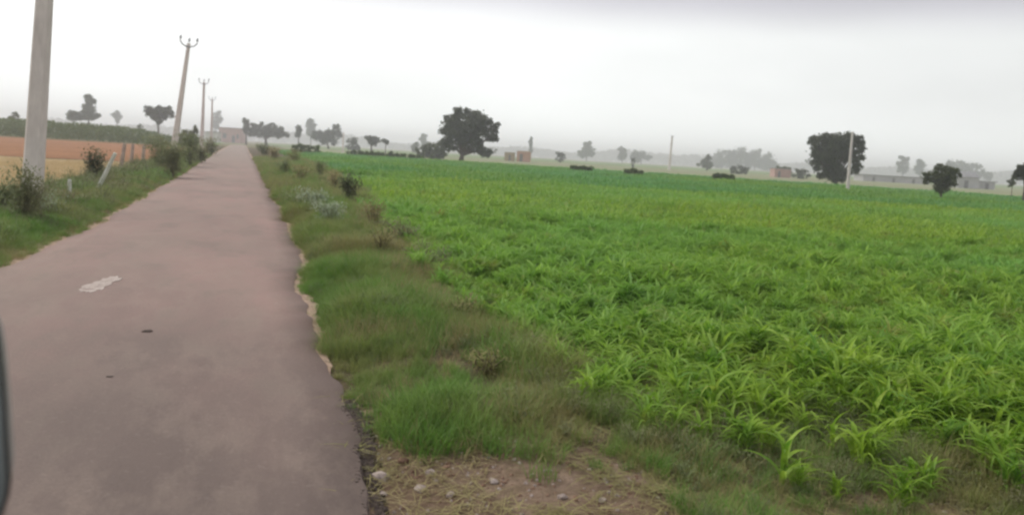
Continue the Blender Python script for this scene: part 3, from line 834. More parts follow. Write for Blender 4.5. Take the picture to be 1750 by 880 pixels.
tree('hazy_tree', 'wide pale tree behind the flat roofed shed', 'tree', 1650, 312, [(1640, 286, 26, 14), (1662, 292, 24, 12), (1684, 300, 14, 9)], 700, M['tree_far'], 3000, 0.85, 0.5)
# low hedges along the field's far side
def hedge(label, px0, px1, py, depth, hpx, n, mat=M['cane']):
    m_ = max(7, int((px1 - px0) / 5)); q = random.Random(int(px0))
    lob = [(px0 + (px1 - px0) * (k + q.random()) / m_, py + 1.5 + (px1 - px0) * (k / m_) * 0.057 + q.uniform(-1, 1.5), q.uniform(0.6, 1.3) * max(5, (px1 - px0) / m_), hpx * q.uniform(0.45, 1.0)) for k in range(m_)]
    tree('hedge', label, 'hedge', (px0 + px1) / 2, py + 4, lob, depth, mat, n, 0.13, None, 'low dark hedges along the far side of the crop')
hedge('long low dark hedge at the back of the crop left of the spreading tree', 594, 722, 258, 128, 5, 5000)
hedge('short dark hedge near the lane at the back of the crop', 498, 545, 248, 120, 5, 1800)
hedge('small low hedge at the crop edge below the faint rounded tree', 974, 1014, 284, 100, 4, 1500)
hedge('small low hedge at the crop edge below the thin far pole', 1066, 1100, 289, 96, 4, 1500)
hedge('dark low hedge at the crop edge below the hazy wood', 1218, 1256, 298, 92, 5, 1800)

# sugar cane belt behind the ploughed field: a mass nobody could count
mbv, mbf = [], []
R2 = np.random.RandomState(5)
n = 42000
cxs = R2.uniform(-190, -7, n); cys = R2.uniform(155, 185, n) + (-7 - cxs) * 0.08
hh = 2.75 + 0.2 * np.sin(cxs * 0.13) + 0.25 * R2.uniform(-1, 1, n)
hh *= np.clip((-cxs - 3) / 14, 0.5, 1)
cz = R2.uniform(0.1, 1, n) * hh - 0.1
cc = np.stack([cxs, cys, cz], 1)
u = R2.normal(size=(n, 3)); u[:, 2] += 0.6; u /= np.linalg.norm(u, axis=1)[:, None]
w = np.cross(u, R2.normal(size=(n, 3))); w /= np.linalg.norm(w, axis=1)[:, None]
V = np.stack([cc - u * 0.4, cc + w * 0.14, cc + u * 0.4, cc - w * 0.14], 1).reshape(-1, 3)
props(link_mesh('cane_field', np_mesh('cane_field', V, np.arange(4 * n).reshape(n, 4)), M['cane']), 'tall green cane standing in a belt behind the ploughed field', kind='stuff')

# far wood on the horizon
n = 44000
th = R2.uniform(-0.75, 1.25, n)
rr = R2.uniform(1500, 1750, n)
prof = 15 + 5 * np.sin(th * 23) * np.sin(th * 7.3 + 1) + 3 * np.sin(th * 61) + R2.uniform(-2, 2, n)
cz = R2.uniform(0, 1, n) ** 0.7 * np.clip(prof, 6, 26)
cc = np.stack([rr * np.sin(th), rr * np.cos(th), cz], 1)
u = R2.normal(size=(n, 3)); u /= np.linalg.norm(u, axis=1)[:, None]
w = np.cross(u, R2.normal(size=(n, 3))); w /= np.linalg.norm(w, axis=1)[:, None]
V = np.stack([cc - u * 3.4, cc + w * 2.4, cc + u * 3.4, cc - w * 2.4], 1).reshape(-1, 3)
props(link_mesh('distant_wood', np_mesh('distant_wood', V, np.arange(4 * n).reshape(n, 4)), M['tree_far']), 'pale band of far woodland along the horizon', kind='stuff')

# shrubs and tall weeds on the verges
def weed_bush(label, px, py, h, wid, n, lw, mat, cat='weed', name='shrub', stems=7, yspread=None, R=rnd):
    x, y = on_ground(px, py)
    rt = root(name, (x, y, gz(x, y) - 0.02), label, cat)
    sm, lm = MB(), MB()
    for s_ in range(stems):
        az = R.random() * 6.28; lean = R.uniform(0, wid)
        e = Vector((math.cos(az) * lean, math.sin(az) * lean, h * R.uniform(0.65, 1.0)))
        m_ = e * 0.5 + Vector((R.gauss(0, .03), R.gauss(0, .03), 0.05 * h)) - Vector((e.x, e.y, 0)) * 0.2
        sm.tube([(0, 0, 0), m_, e], [0.010, 0.007, 0.003], 5, False)
        for k in range(n // stems):
            t = R.uniform(0.12, 1.0) ** 0.8
            c = (m_ * (t * 2) if t < 0.5 else m_.lerp(e, t * 2 - 1)) + Vector((R.gauss(0, wid * .22), R.gauss(0, wid * .22), R.gauss(0, h * .06)))
            c.z = max(c.z, 0.02)
            blade(lm, c, R.random() * 6.28, lw * R.uniform(1.6, 3.2), lw * R.uniform(0.7, 1.2), R.uniform(-0.4, 1.2), R.uniform(0.2, 1.3), 2)
    sm.build('stem', M['stem'], rt); lm.build('foliage', mat, rt)
    return rt
weed_bush('dull green shrub hiding the foot of the nearest pole', 42, 388, 1.05, 0.55, 2200, 0.030, M['weed'], 'shrub', stems=13)
weed_bush('low grey green shrub at the left edge of the picture', 5, 372, 0.75, 0.5, 1600, 0.030, M['weed'], 'shrub', stems=10)
weed_bush('straggly grey weed just right of the nearest pole', 82, 376, 0.55, 0.4, 700, 0.022, M['weed_pale'], 'weed', stems=9)
weed_bush('thin dry weed on the verge right of the nearest pole', 118, 358, 0.45, 0.35, 400, 0.02, M['grass_dry'], 'weed', stems=8)
weed_bush('dark brown green shrub left of the leaning white post', 162, 316, 1.15, 0.5, 1700, 0.04, M['tree_green'], 'shrub', stems=10)
weed_bush('broad dull shrub on the left verge, nearer one by the lane edge', 296, 304, 1.45, 0.75, 2800, 0.045, M['weed'], 'shrub', stems=16)
weed_bush('broad dull shrub on the left verge, under the second pole', 275, 294, 1.65, 1.0, 2600, 0.05, M['weed'], 'shrub', stems=16)
weed_bush('tall dull shrub on the left verge between the second and third poles', 325, 285, 1.9, 0.9, 2200, 0.06, M['weed'], 'shrub', stems=14)
weed_bush('small dark shrub right of the pale upright posts', 228, 306, 0.55, 0.45, 700, 0.035, M['weed'], 'shrub', stems=8)
weed_bush('shrub at the foot of the third roadside pole', 345, 279, 1.3, 0.8, 1200, 0.07, M['weed'], 'shrub', stems=9)
weed_bush('hazy shrub on the left verge far along the lane', 362, 266, 1.6, 1.2, 1000, 0.10, M['weed'], 'shrub', stems=9)
# right verge
weed_bush('tall dark upright weed at the edge of the crop on the right verge', 598, 356, 0.95, 0.34, 900, 0.04, M['tree_green'], 'weed', stems=9)
weed_bush('pale silvery weed beside the tall dark weed', 566, 400, 0.62, 0.42, 1300, 0.028, M['weed_pale'], 'weed', stems=12)
weed_bush('second pale weed up the verge behind the silvery one', 545, 374, 0.62, 0.45, 1200, 0.03, M['weed_pale'], 'weed', stems=12)
weed_bush('broad olive weed between the lane and the pale weeds', 515, 362, 0.5, 0.5, 1000, 0.03, M['weed'], 'weed', stems=12)
weed_bush('tan seeding weed just up the verge from the tall dark weed', 570, 336, 0.8, 0.5, 900, 0.03, M['grass_dry'], 'weed', stems=12)
weed_bush('brown dried weed right of the tall dark weed', 640, 404, 0.7, 0.45, 900, 0.025, M['grass_dry'], 'weed', stems=12)
weed_bush('dull brown green weed at the crop edge above the grass bank', 690, 424, 0.55, 0.45, 900, 0.026, M['weed'], 'weed', stems=11)
weed_bush('dry grey stalks in the verge below the tall dark weed', 650, 452, 0.5, 0.42, 700, 0.022, M['grass_dry'], 'weed', stems=12)
weed_bush('olive weed with dry tips where the crop edge bends towards the lane', 735, 470, 0.45, 0.4, 700, 0.022, M['weed'], 'weed', stems=11)
weed_bush('dry tan clump in the middle of the near grass bank', 790, 560, 0.30, 0.32, 500, 0.016, M['grass_dry'], 'weed', stems=12)
weed_bush('brown dead clump over the hollow in the near grass bank', 830, 655, 0.22, 0.26, 400, 0.014, M['grass_dry'], 'weed', stems=12)
weed_bush('dark weed on the right verge by the lane far up', 488, 306, 0.9, 0.5, 900, 0.04, M['weed'], 'weed', stems=9)
weed_bush('brown weed on the right verge nearer than the far dark one', 515, 318, 0.85, 0.5, 800, 0.035, M['grass_dry'], 'weed', stems=10)
weed_bush('dark stalky weed where the verge narrows beside the crop', 545, 312, 0.95, 0.45, 800, 0.035, M['weed'], 'weed', stems=9)
weed_bush('bushy weed where the right verge meets the horizon', 452, 268, 1.5, 1.0, 900, 0.09, M['weed'], 'weed', stems=8)
weed_bush('tan bush on the far right verge close to the lane', 470, 277, 1.2, 0.9, 800, 0.07, M['grass_dry'], 'weed', stems=8)
weed_bush('pale dry bush on the far right verge beside the crop', 505, 284, 1.2, 0.9, 800, 0.06, M['grass_dry'], 'weed', stems=8)

# ------------------------------------------------------------------ distinct crop plants in front (thing > stem, leaves)
def near_plant(px, py, h, label, n=9):
    x, y = on_ground(px, py, -0.05)
    rt = root('fodder_plant', (x, y, gz(x, y) - 0.01), label, 'plant', 'single fodder plants in front of the crop')
    MB().tube([(0, 0, 0), (0.01, 0, h * 0.35), (0, 0.01, h * 0.72)], [0.009, 0.007, 0.004], 6).build('stem', M['crop'], rt, smooth=True)
    a0 = rnd.random() * 6.28
    for i in range(n):
        t = i / n; mb = MB()
        blade(mb, (0, 0, h * (0.06 + 0.62 * t)), a0 + i * 2.4 + rnd.uniform(-.6, .6), h * rnd.uniform(0.5, 0.85), 0.034 * rnd.uniform(0.9, 1.2),
              math.radians(rnd.uniform(55, 84)), rnd.uniform(1.0, 2.3), 7, 0.22, rnd.uniform(-.5, .5))
        mb.build('leaf', M['crop'], rt, smooth=True)
near_plant(1335, 832, 0.40, 'lone bright green fodder plant low in the picture among dead weeds', 11)
near_plant(1215, 735, 0.50, 'large arching fodder plant at the near corner of the crop', 11)
near_plant(1150, 705, 0.42, 'arching fodder plant leaning towards the lane at the crop corner', 9)
near_plant(1490, 742, 0.36, 'small yellow green fodder plant above the dead weeds on the right', 8)
near_plant(1600, 742, 0.42, 'fodder plant standing alone in the thin patch on the right', 9)
near_plant(1555, 828, 0.26, 'short fodder seedling in the brown patch at lower right', 7)
near_plant(1700, 760, 0.40, 'fodder plant near the right edge above the brown patch', 9)
near_plant(1420, 770, 0.30, 'drooping fodder plant right of the lone bright one', 8)
near_plant(1060, 672, 0.34, 'short fodder plant at the left tip of the crop corner', 8)

# ------------------------------------------------------------------ stones, clods, broken road edge
def rock(name, x, y, s, mat, label=None, flat=0.6, cat='stone', R=rnd, par=None):
    import bmesh
    bm = bmesh.new(); bmesh.ops.create_icosphere(bm, subdivisions=2, radius=1)
    o1 = R.random() * 50
    for v in bm.verts:
        k = 1 + 0.45 * noise.noise(v.co * 1.3 + Vector((o1, 0, 0)))
        v.co = Vector((v.co.x * s * k, v.co.y * s * k * 0.8, v.co.z * s * k * flat))
    me = bpy.data.meshes.new(name); bm.to_mesh(me); bm.free(); me.materials.append(mat)
    o = bpy.data.objects.new(name, me); C.objects.link(o)
    o.location = (x, y, gz(x, y) + s * flat * 0.35); o.rotation_euler = (0, 0, R.random() * 6)
    if label: props(o, label, cat)
    return o
for (px, py, s, mt, lb) in [(652, 800, 0.050, 'stone_pale', 'pale pinkish stone beside the broken edge of the lane'),
                            (655, 823, 0.028, 'stone', 'small brown stone just below the pale pinkish stone'),
                            (718, 826, 0.034, 'stone_pale', 'pale flat stone in the middle of the bare soil patch'),
                            (735, 806, 0.030, 'stone', 'grey brown stone above the flat pale one in the bare soil'),
                            (770, 842, 0.026, 'stone_pale', 'small pale stone at the grassy end of the bare soil'),
                            (690, 785, 0.036, 'clod', 'dark brown clod of earth under the overhanging grass'),
                            (845, 828, 0.026, 'stone', 'brown stone near the bottom right of the bare soil'),
                            (1028, 862, 0.022, 'stone_pale', 'tiny white stone near the bottom edge below the grass'),
                            (960, 858, 0.026, 'stone', 'dull stone near the bottom edge left of the tiny white one')]:
    x, y = on_ground(px, py)
    rock('stone', x, y, s, M[mt], lb)
x, y = on_ground(253, 573); o = rock('dung_clod', x, y, 0.045, M['asphalt_chunk'], 'dark clod lying on the lane below the white patch', 0.3, 'clod'); o.location.z = 0.035
x, y = on_ground(188, 652); o = rock('dung_clod', x, y, 0.022, M['asphalt_chunk'], 'small dark pebble lying on the near lane', 0.5, 'clod'); o.location.z = 0.03
c_grav, c_chunk = coll('pebbles'), coll('asphalt_crumbs')
for i in range(5):
    o = rock('pebble_src', 0, 0, 0.011, M[['stone', 'clod', 'clod', 'stone', 'clod'][i]]); C.objects.unlink(o); o.location = (0, 0, 0); c_grav.objects.link(o)
    o = rock('crumb_src', 0, 0, 0.012, M['asphalt_chunk']); C.objects.unlink(o); o.location = (0, 0, 0); c_chunk.objects.link(o)
P, Sc = [], []
for k in range(4200):
    x = rnd.uniform(0.65, 4.0); y = rnd.uniform(2.4, 5.4)
    if y > 5.15 - (x - 0.6) * 0.5 + 0.3 * nz(x, y, 1.1, 9): continue
    P.append((x, y, gz(x, y))); Sc.append(rnd.uniform(0.3, 1.3) ** 1.5)
scatter('gravel', 'brown gravel and crumbs of earth on the bare soil patch', c_grav, P, Sc, tilt=1.0)
P, Sc = [], []
for k in range(3600):
    y = rnd.uniform(2.4, 5.5); x = right_edge(y) + abs(rnd.gauss(0.02, 0.045)) - 0.03
    P.append((x, y, gz(x, y) + 0.015)); Sc.append(rnd.uniform(0.5, 1.8))
scatter('broken_asphalt', 'dark crumbs of broken asphalt along the near right edge of the lane', c_chunk, P, Sc, tilt=1.0)
c_straw = coll('straw_litter')
for i in range(5):
    mb = MB()
    for k in range(9):
        blade(mb, (rnd.uniform(-.05, .05), rnd.uniform(-.05, .05), rnd.uniform(0.004, 0.02)), rnd.random() * 6.28, rnd.uniform(0.05, 0.16), rnd.uniform(0.003, 0.008), rnd.uniform(-0.05, 0.25), rnd.uniform(0.0, 0.4), 2)
    src('straw_%s' % 'abcde'[i], mb, M['grass_dry'], c_straw)
P, Sc = [], []
for k in range(3800):
    x = rnd.uniform(0.62, 6.0); y = rnd.uniform(2.3, 6.0)
    if not in_view(x, y) or y > 5.6 - (x - 0.6) * 0.15 + nz(x, y, 1.1, 9): continue
    if nz(x, y, 1.4, 171) < -0.15: continue
    P.append((x, y, gz(x, y) + 0.003)); Sc.append(rnd.uniform(0.6, 1.3))
scatter('straw_litter', 'dry straw and dead leaves lying on the bare soil by the lane', c_straw, P, Sc, tilt=0.15)
P, Sc = [], []
for k in range(700):
    y = rnd.uniform(5.2, 24); x = right_edge(y) + rnd.gauss(0.05, 0.05)
    P.append((x, y, -0.005)); Sc.append(rnd.uniform(0.15, 0.6))
scatter('gravel', 'pale grit along the sandy right edge of the lane', c_grav, P, Sc, tilt=1.0)

def road_z(x, y):
    a, b = left_edge(y), right_edge(y)
    return 0.035 * math.sin(math.pi * (x - a) / (b - a))
# white patch on the lane
mb = MB()
for (ca, cb, cw) in (((147, 503), (176, 488), 0.11), ((166, 492), (196, 479), 0.085), ((184, 487), (203, 482), 0.05), ((150, 498), (160, 492), 0.07)):
    A, B = Vector(on_ground(*ca)), Vector(on_ground(*cb))
    m_, d_ = (A + B) / 2, (B - A) / 2
    d_ = d_ + d_.normalized() * 0.05
    s_ = Vector((-d_.y, d_.x)).normalized() * cw
    N = 40; vs = []
    for k in range(N):
        a = 2 * math.pi * k / N
        q = 1 + 0.55 * nz(math.cos(a) * 2, math.sin(a) * 2, 1.6, 91 + ca[0]) + 0.25 * nz(math.cos(a) * 6, math.sin(a) * 6, 1.6, 9 + ca[0])
        p = m_ + d_ * (q * math.cos(a)) + s_ * (q * math.sin(a))
        vs.append((p.x, p.y, 0))
    zz = 0.0395 + 0.0006 * len(mb.f)
    vs = [(x_, y_, road_z(x_, y_) + 0.003 + 0.0007 * (len(mb.f) / 41)) for x_, y_, _ in vs]
    mb.add(vs + [(v[0], v[1], v[2] - 0.006) for v in vs], [tuple(range(N))] + [(k, (k + 1) % N, (k + 1) % N + N, k + N) for k in range(N)])
m_lime = mat_dirt('spilt_lime', [(0.44, 0.37, 0.32), (0.64, 0.57, 0.50), (0.32, 0.25, 0.21)], 9.0, 0.3, 0.005)
props(mb.build('lime_patch', m_lime), 'whitish patch spilt on the left half of the lane', kind='structure')

# ------------------------------------------------------------------ poles
def pole(name, label, depth, base_px, top_px, height, w0, w1, arms=True, group='concrete poles along the left side of the lane', mat=None, top_is_tip=True, smooth=False):
    a = at_depth(base_px[0], base_px[1], depth); b = at_depth(top_px[0], top_px[1], depth)
    dirv = (b - a).normalized()
    g0 = gz(a.x, a.y)
    foot = a + dirv * ((g0 - 0.15 - a.z) / dirv.z)
    L = (b - foot).length if height is None else height
    rt = root(name, foot, label, 'pole', group)
    rt.rotation_mode = 'QUATERNION'
    q = Vector((0, 0, 1)).rotation_difference(dirv) @ Matrix.Rotation(-YAW * 0.6, 3, 'Z').to_quaternion()
    rt.rotation_quaternion = q
    Lp = L - (0.32 if arms else 0)
    mb = MB()
    for z0, z1 in ((0, Lp),):
        def ring(z, w):
            c_ = w * 0.14; h_ = w / 2; d_ = w * 0.38
            return [(-h_ + c_, -d_, z), (h_ - c_, -d_, z), (h_, -d_ + c_, z), (h_, d_ - c_, z), (h_ - c_, d_, z), (-h_ + c_, d_, z), (-h_, d_ - c_, z), (-h_, -d_ + c_, z)]
        vs = []
        K = 6
        for i in range(K + 1): vs += ring(Lp * i / K, w0 + (w1 - w0) * i / K)
        fs = [(i * 8 + k, i * 8 + (k + 1) % 8, (i + 1) * 8 + (k + 1) % 8, (i + 1) * 8 + k) for i in range(K) for k in range(8)]
        mb.add(vs, fs + [tuple(reversed(range(8))), tuple(K * 8 + k for k in range(8))])
    mb.build('shaft', mat or M['concrete'], rt)
    if arms:
        ab = MB()
        ab.box((0, -w1 * 0.38 - 0.025, Lp - 0.22), (0.30, 0.05, 0.10))
        for s_ in (-1, 1):
            ab.tube([(s_ * 0.05, -w1 * .38 - 0.025, Lp - 0.25), (s_ * 0.38, -w1 * .38 - 0.025, Lp - 0.12), (s_ * 0.55, -w1 * .38 - 0.025, Lp + 0.10)], 0.04, 6)
        ab.build('crossarm', M['galv'], rt)
        for (x_, z_) in ((-0.52, Lp + 0.08), (0.52, Lp + 0.08), (0, Lp)):
            ib = MB(); yo = -w1 * .38 - 0.025 if x_ else 0
            ib.tube([(x_, yo, z_), (x_, yo, z_ + 0.14)], 0.022, 6)
            ib.tube([(x_, yo, z_ + 0.12), (x_, yo, z_ + 0.16), (x_, yo, z_ + 0.20), (x_, yo, z_ + 0.24), (x_, yo, z_ + 0.28), (x_, yo, z_ + 0.34)], [0.06, 0.085, 0.055, 0.075, 0.045, 0.03], 10)
            ib.build('insulator', M['galv'], rt, smooth=True)
    return rt
pole('utility_pole', 'nearest concrete pole, its top cut by the picture, beside the straw field', 18.5, (57, 300), (76, 0), 7.9, 0.40, 0.24)
pole('utility_pole', 'second concrete pole with a three pronged top leaning right', 56, (300, 235), (324, 66), None, 0.42, 0.20)
pole('utility_pole', 'third concrete pole with a small crossarm rising from the verge shrubs', 97, (345, 244), (349, 136), None, 0.45, 0.22)
pole('utility_pole', 'fourth concrete pole faint in the haze farther along the lane', 138, (361, 240), (363, 166), None, 0.45, 0.22)
pole('utility_pole', 'pale concrete pole rising from the crop in front of the wedge shaped tree', 79, (1449, 318), (1457, 226), None, 0.30, 0.18, False, 'poles in the fields')
pole('utility_pole', 'faint distant pole with a short crossarm on the right horizon', 250, (1145, 275), (1149, 231), None, 0.7, 0.5, True, 'poles in the fields')
pole('utility_pole', 'faint pale pole before the broad tree clump right of the lane', 200, (586, 256), (587, 226), None, 0.4, 0.3, False, 'poles in the fields')

# posts by the left verge
def post(label, depth, a_px, b_px, r, mat):
    a = at_depth(*a_px, depth); b = at_depth(*b_px, depth); d = (b - a).normalized(); g0 = gz(a.x, a.y)
    foot = a + d * ((g0 - 0.1 - a.z) / d.z)
    rt = MB().tube([(0, 0, 0), tuple((b - foot) * 0.5 + Vector((0.01, 0, 0))), tuple(b - foot)], [r, r * 0.95, r * 0.8], 8).build('fence_post', mat, loc=foot)
    props(rt, label, 'post', 'old posts beside the ploughed field')
post('white post leaning right in front of the dark shrub', 22, (172, 312), (197, 262), 0.06, M['white_wood'])
post('pale upright post right of the leaning white one', 34, (207, 282), (213, 246), 0.09, M['pink_stone'])
post('pinkish post right of the pale upright one, first of two', 40, (224, 275), (227, 247), 0.09, M['pink_stone'])
post('pinkish post nearest the broad shrubs', 44, (244, 272), (246, 248), 0.10, M['pink_stone'])
post('short pale stake in the verge left of the dark shrub', 19, (118, 324), (119, 307), 0.05, M['white_wood'])

# ------------------------------------------------------------------ buildings
def hut(name, label, cat, px0, px1, py_top, py_base, depth, wall_mat, roof_mat, deep=5.0, openings=(), roof_h=0.18, over=0.25, group=None, pitched=False):
    """a small building facing the camera; openings are (u0, u1, v0, v1) shares of its front"""
    a = at_depth(px0, py_base, depth); b = at_depth(px1, py_base, depth); t = at_depth((px0 + px1) / 2, py_top, depth)
    W = math.hypot(b.x - a.x, b.y - a.y)
    cx_, cy_ = (a.x + b.x) / 2, (a.y + b.y) / 2
    g0 = gz(cx_, cy_); H = t.z - g0
    rt = root(name, (cx_, cy_, g0), label, cat, group, -YAW)
    MB().box((0, deep / 2, H / 2 - 0.1), (W, deep, H + 0.2 - 0.02)).build('wall', wall_mat, rt)
    if pitched:
        r = MB(); o_ = over
        r.add([(-W / 2 - o_, -o_, H + .01), (W / 2 + o_, -o_, H + .01), (W / 2 + o_, deep + o_, H + .01), (-W / 2 - o_, deep + o_, H + .01), (-W / 2 - o_, deep / 2, H + deep * .22), (W / 2 + o_, deep / 2, H + deep * .22)],
              [(3, 2, 1, 0), (0, 1, 5, 4), (2, 3, 4, 5), (1, 2, 5), (3, 0, 4)])
        r.build('roof', roof_mat, rt)
    else:
        MB().box((0, deep / 2, H + roof_h / 2), (W + 2 * over, deep + 2 * over, roof_h)).build('roof', roof_mat, rt)
    for (nm, u0, u1, v0, v1) in openings:
        x0, x1, z0, z1 = -W / 2 + W * u0, -W / 2 + W * u1, H * v0, H * v1
        fr = MB()
        fr.box(((x0 + x1) / 2, -0.03, z1 + 0.05), (x1 - x0 + 0.3, 0.14, 0.1)).box((x0 - 0.05, -0.028, (z0 + z1) / 2), (0.1, 0.12, z1 - z0)).box((x1 + 0.05, -0.028, (z0 + z1) / 2), (0.1, 0.12, z1 - z0))
        f = MB().box(((x0 + x1) / 2, -0.012, (z0 + z1) / 2), (x1 - x0, 0.04, z1 - z0)).build(nm, M['grey_door'], rt)
        fr.build('frame', wall_mat, f)
    return rt
hut('brick_house', 'pinkish red brick building at the far end of the lane', 'building', 374, 410, 219, 238, 400, M['brick'], M['roof_sheet'], 8,
    (('door', 0.62, 0.76, 0.0, 0.5), ('window', 0.18, 0.36, 0.3, 0.62), ('window', 0.84, 0.95, 0.3, 0.6)))
hut('shed', 'low pale shed in front of the left half of the brick building', 'shed', 350, 371, 226, 239, 360, M['plaster'], M['roof_sheet'], 5, (('door', 0.4, 0.6, 0, 0.7),))
hut('brick_hut', 'small orange brick hut right of the large spreading tree', 'hut', 883, 907, 259, 270, 235, M['brick_orange'], M['plaster'], 4, (('door', 0.2, 0.42, 0, 0.75),), 0.12, 0.1)
hut('plaster_hut', 'small pale yellow hut touching the orange hut on its left', 'hut', 862, 880, 261, 269, 238, M['straw'], M['plaster'], 3.5, (('door', 0.4, 0.6, 0, 0.75),), 0.12, 0.1)
hut('brick_hut', 'brown hut under a bush left of the wedge shaped tree', 'hut', 1324, 1352, 289, 297, 205, M['brick'], M['roof_sheet'], 4, (('door', 0.2, 0.35, 0, 0.75),), 0.12, 0.15)
hut('shed', 'long low grey roofed shed between the wedge shaped tree and the small round tree', 'shed', 1474, 1588, 302, 314, 255, M['shed_wall'], M['roof_sheet'], 7,
    tuple(('door', 0.14 + 0.3 * k, 0.18 + 0.3 * k, 0, 0.7) for k in range(3)), 0.2, 0.5, pitched=False)
hut('shed', 'grey shed with a dark sloping roof right of the small round tree', 'shed', 1636, 1672, 303, 320, 200, M['shed_wall'], M['roof_sheet'], 6, (('door', 0.3, 0.5, 0, 0.7),), 0.2, 0.4, pitched=True)
hut('shed', 'lower pale shed with a thin dark roof line beyond the small round tree', 'shed', 1674, 1700, 311, 321, 204, M['shed_wall'], M['roof_sheet'], 6, (('door', 0.35, 0.6, 0, 0.8),), 0.16, 0.35)

# ------------------------------------------------------------------ the vehicle the picture was taken from: grey car, its mirror at the left edge
def car():
    paint = mat_simple('car_paint', (0.30, 0.33, 0.33), (0.34, 0.37, 0.37), 2.0, 0.35, 0.0, 0.001, 0.5)
    black = mat_simple('black_trim', (0.018, 0.015, 0.015), (0.03, 0.025, 0.025), 8.0, 0.55, 0.1, 0.001, 0.4)
    rubber = mat_simple('tyre_rubber', (0.02, 0.02, 0.02), (0.035, 0.033, 0.03), 8.0, 0.9, 0.3, 0.003)
    steel = mat_simple('rim_alloy', (0.45, 0.45, 0.46), (0.5, 0.5, 0.51), 3, 0.35, 0, 0.001, 0.5, metal=0.8)
    m, n, l, out = new_mat('car_glass')
    g = n.new('ShaderNodeBsdfPrincipled'); g.inputs['Base Color'].default_value = (0.02, 0.025, 0.025, 1); g.inputs['Roughness'].default_value = 0.05
    l.new(g.outputs[0], out.inputs['Surface']); glass = m
    m, n, l, out = new_mat('mirror_glass')
    g = n.new('ShaderNodeBsdfPrincipled'); g.inputs['Base Color'].default_value = (0.55, 0.60, 0.60, 1); g.inputs['Metallic'].default_value = 1.0; g.inputs['Roughness'].default_value = 0.12
    l.new(g.outputs[0], out.inputs['Surface']); mirror = m
    m, n, l, out = new_mat('lamp_lens')
    g = n.new('ShaderNodeBsdfPrincipled'); g.inputs['Base Color'].default_value = (0.75, 0.77, 0.78, 1); g.inputs['Roughness'].default_value = 0.1
    l.new(g.outputs[0], out.inputs['Surface']); lens = m
    XC, SIDE = -1.36, 0.80
    rt = root('car', (XC, 0.0, 0.03), 'grey car whose wing mirror shows at the lower left edge of the picture', 'car')
    # body: cross-sections along y (front at +y); list of (y, half width, sill z, shoulder z)
    def loft(name, secs, mat, par=rt):
        vs, fs = [], []
        for (y, hw, z0, z1, cr) in secs:
            prof = [(-hw * 0.93, z0), (-hw, z0 + (z1 - z0) * 0.35), (-hw * 0.985, z0 + (z1 - z0) * 0.75), (-hw * 0.90, z1), (-hw * 0.45, z1 + cr), (hw * 0.45, z1 + cr), (hw * 0.90, z1), (hw * 0.985, z0 + (z1 - z0) * 0.75), (hw, z0 + (z1 - z0) * 0.35), (hw * 0.93, z0)]
            vs += [(x, y, z) for x, z in prof]
        k = 10
        for i in range(len(secs) - 1):
            for j in range(k):
                a = i * k + j; b = i * k + (j + 1) % k
                fs.append((a, b, b + k, a + k))
        fs.append(tuple(reversed(range(k)))); fs.append(tuple((len(secs) - 1) * k + j for j in range(k)))
        o = MB().add(vs, fs).build(name, mat, par, smooth=False)
        md = o.modifiers.new('bevel', 'BEVEL'); md.width = 0.02; md.segments = 2; md.limit_method = 'ANGLE'
        return o
    loft('body', [(-1.95, .68, .35, .85, .02), (-1.85, .76, .25, .98, .02), (-1.3, .80, .2, 1.0, .01), (0, .80, .2, .98, 0), (0.95, .80, .2, .98, .02), (1.6, .78, .22, .90, .03), (1.98, .70, .26, .76, .02), (2.06, .60, .32, .62, .01)], paint)
    loft('cabin', [(-1.75, .66, .97, 1.05, .0), (-1.45, .64, .97, 1.38, .02), (-0.2, .63, .97, 1.46, .03), (0.35, .62, .97, 1.42, .02), (1.0, .60, .96, 1.0, .0)], glass)
    loft('roof', [(-1.5, .60, 1.40, 1.43, .01), (-0.2, .60, 1.475, 1.50, .03), (0.33, .58, 1.43, 1.455, .02)], paint)
    for s_ in (-1, 1):
        MB().tube([(s_ * .66, 1.0, .99), (s_ * .64, 0.36, 1.43)], 0.028, 6).build('pillar', paint, rt)
        MB().tube([(s_ * .69, -.35, .98), (s_ * .645, -.35, 1.46)], 0.03, 6).build('pillar', black, rt)
        h = MB().box((s_ * .50, 2.0, .68), (.30, .14, .14)).build('headlight', lens, rt, bevel=0.03)
        for yc in (1.38, -1.22):
            w_ = MB().tube([(s_ * .70, yc, .30), (s_ * .73, yc, .30), (s_ * .80, yc, .30), (s_ * .825, yc, .30)], [.27, .31, .31, .27], 24).build('wheel', rubber, rt, smooth=False)
            MB().tube([(s_ * .80, yc, .30), (s_ * .832, yc, .30)], [.19, .17], 16).build('rim', steel, w_)
        MB().box((s_ * .812, 0.1, .80), (.03, .16, .03)).build('door_handle', black, rt, bevel=0.008)
    MB().box((0, 2.055, .50), (.8, .05, .16)).build('grille', black, rt, bevel=0.01)
    MB().box((0, 2.02, .34), (1.3, .12, .12)).build('bumper', black, rt, bevel=0.03)
    # wing mirror: curved rim placed so that its outer edge is the dark line of the photo
    Ym = 1.06
    def pt(px, py, yy=Ym):
        d = ray(px, py); t = yy / d[1]; return Vector((d[0] * t - XC, yy, EYE + d[2] * t - 0.03))
    outer = [pt(-70, 505), pt(-22, 512), pt(-7, 545), pt(0, 590), pt(5, 640), pt(10, 700), pt(14, 770), pt(17, 820), pt(14, 848), pt(4, 880), pt(-15, 905), pt(-70, 915)]
    cz_ = sum((p.z for p in outer)) / len(outer)
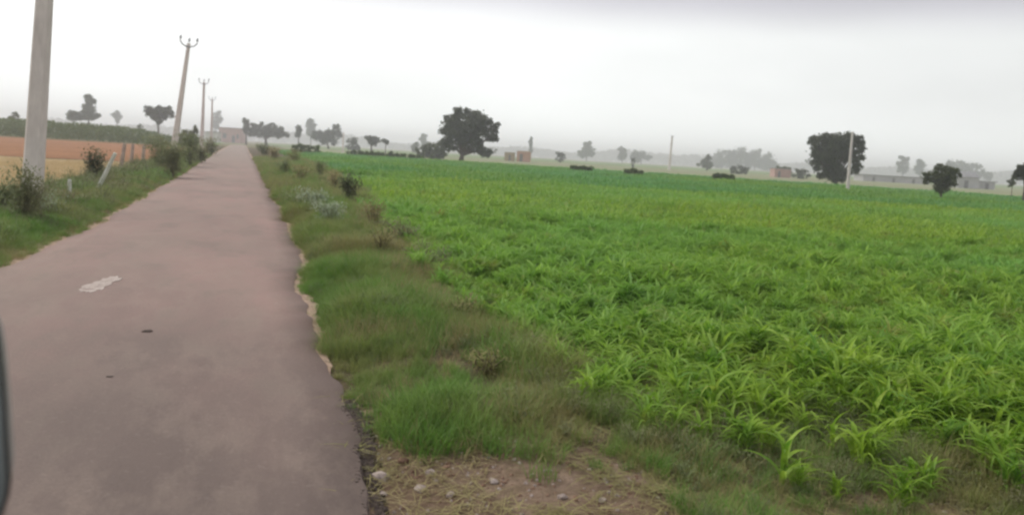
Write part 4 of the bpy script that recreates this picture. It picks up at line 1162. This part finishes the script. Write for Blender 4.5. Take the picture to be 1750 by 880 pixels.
    inx = 0.80 + 0.06
    poly = [(p.x, p.z) for p in outer] + [(inx, outer[-1].z + 0.0), (inx, outer[0].z)]
    K = len(poly)
    cxm, czm = sum(p[0] for p in poly) / K, sum(p[1] for p in poly) / K
    def ringp(k, y, dx=0): return [(cxm + (p[0] - cxm) * k, y, czm + (p[1] - czm) * k) for p in poly]
    hb = MB()   # housing shell ahead of the glass
    rings = [ringp(1.0, Ym), ringp(0.93, Ym + 0.03), ringp(0.82, Ym + 0.06), ringp(0.6, Ym + 0.085), ringp(0.3, Ym + 0.10)]
    vs = [v for r_ in rings for v in r_]
    fs = [(i * K + j, i * K + (j + 1) % K, (i + 1) * K + (j + 1) % K, (i + 1) * K + j) for i in range(4) for j in range(K)] + [tuple(4 * K + j for j in range(K))]
    ws = MB().add(vs, fs).build('mirror_housing', paint, rt, smooth=True)
    rb = MB()
    r0, r1, r2 = ringp(1.0, Ym - 0.004), ringp(0.955, Ym - 0.006), ringp(0.955, Ym + 0.012)
    r00 = ringp(1.002, Ym + 0.006)
    vs = r00 + r0 + r1 + r2
    rb.add(vs, [(i * K + (j + 1) % K, i * K + j, (i + 1) * K + j, (i + 1) * K + (j + 1) % K) for i in range(3) for j in range(K)])
    rb.build('mirror_rim', black, ws)
    MB().add(ringp(0.96, Ym + 0.008), [tuple(range(K))]).build('mirror_glass', mirror, ws)
    MB().box((0.80, Ym + 0.05, 1.08), (0.16, 0.07, 0.06)).build('mirror_arm', black, rt, bevel=0.01)
car()

# ------------------------------------------------------------------ haze: closed box of even air round everything
hm, n, l, out = new_mat('haze_air')
pv = n.new('ShaderNodeVolumePrincipled')
pv.inputs['Color'].default_value = (0.97, 0.98, 1.0, 1)
pv.inputs['Density'].default_value = 0.00105
pv.inputs['Anisotropy'].default_value = 0.25
l.new(pv.outputs[0], out.inputs['Volume'])
hz = MB().box((0, 0, 14.0), (4600, 4600, 32.0)).build('haze', hm)
props(hz, 'pale dusty haze hanging over the fields', kind='stuff')
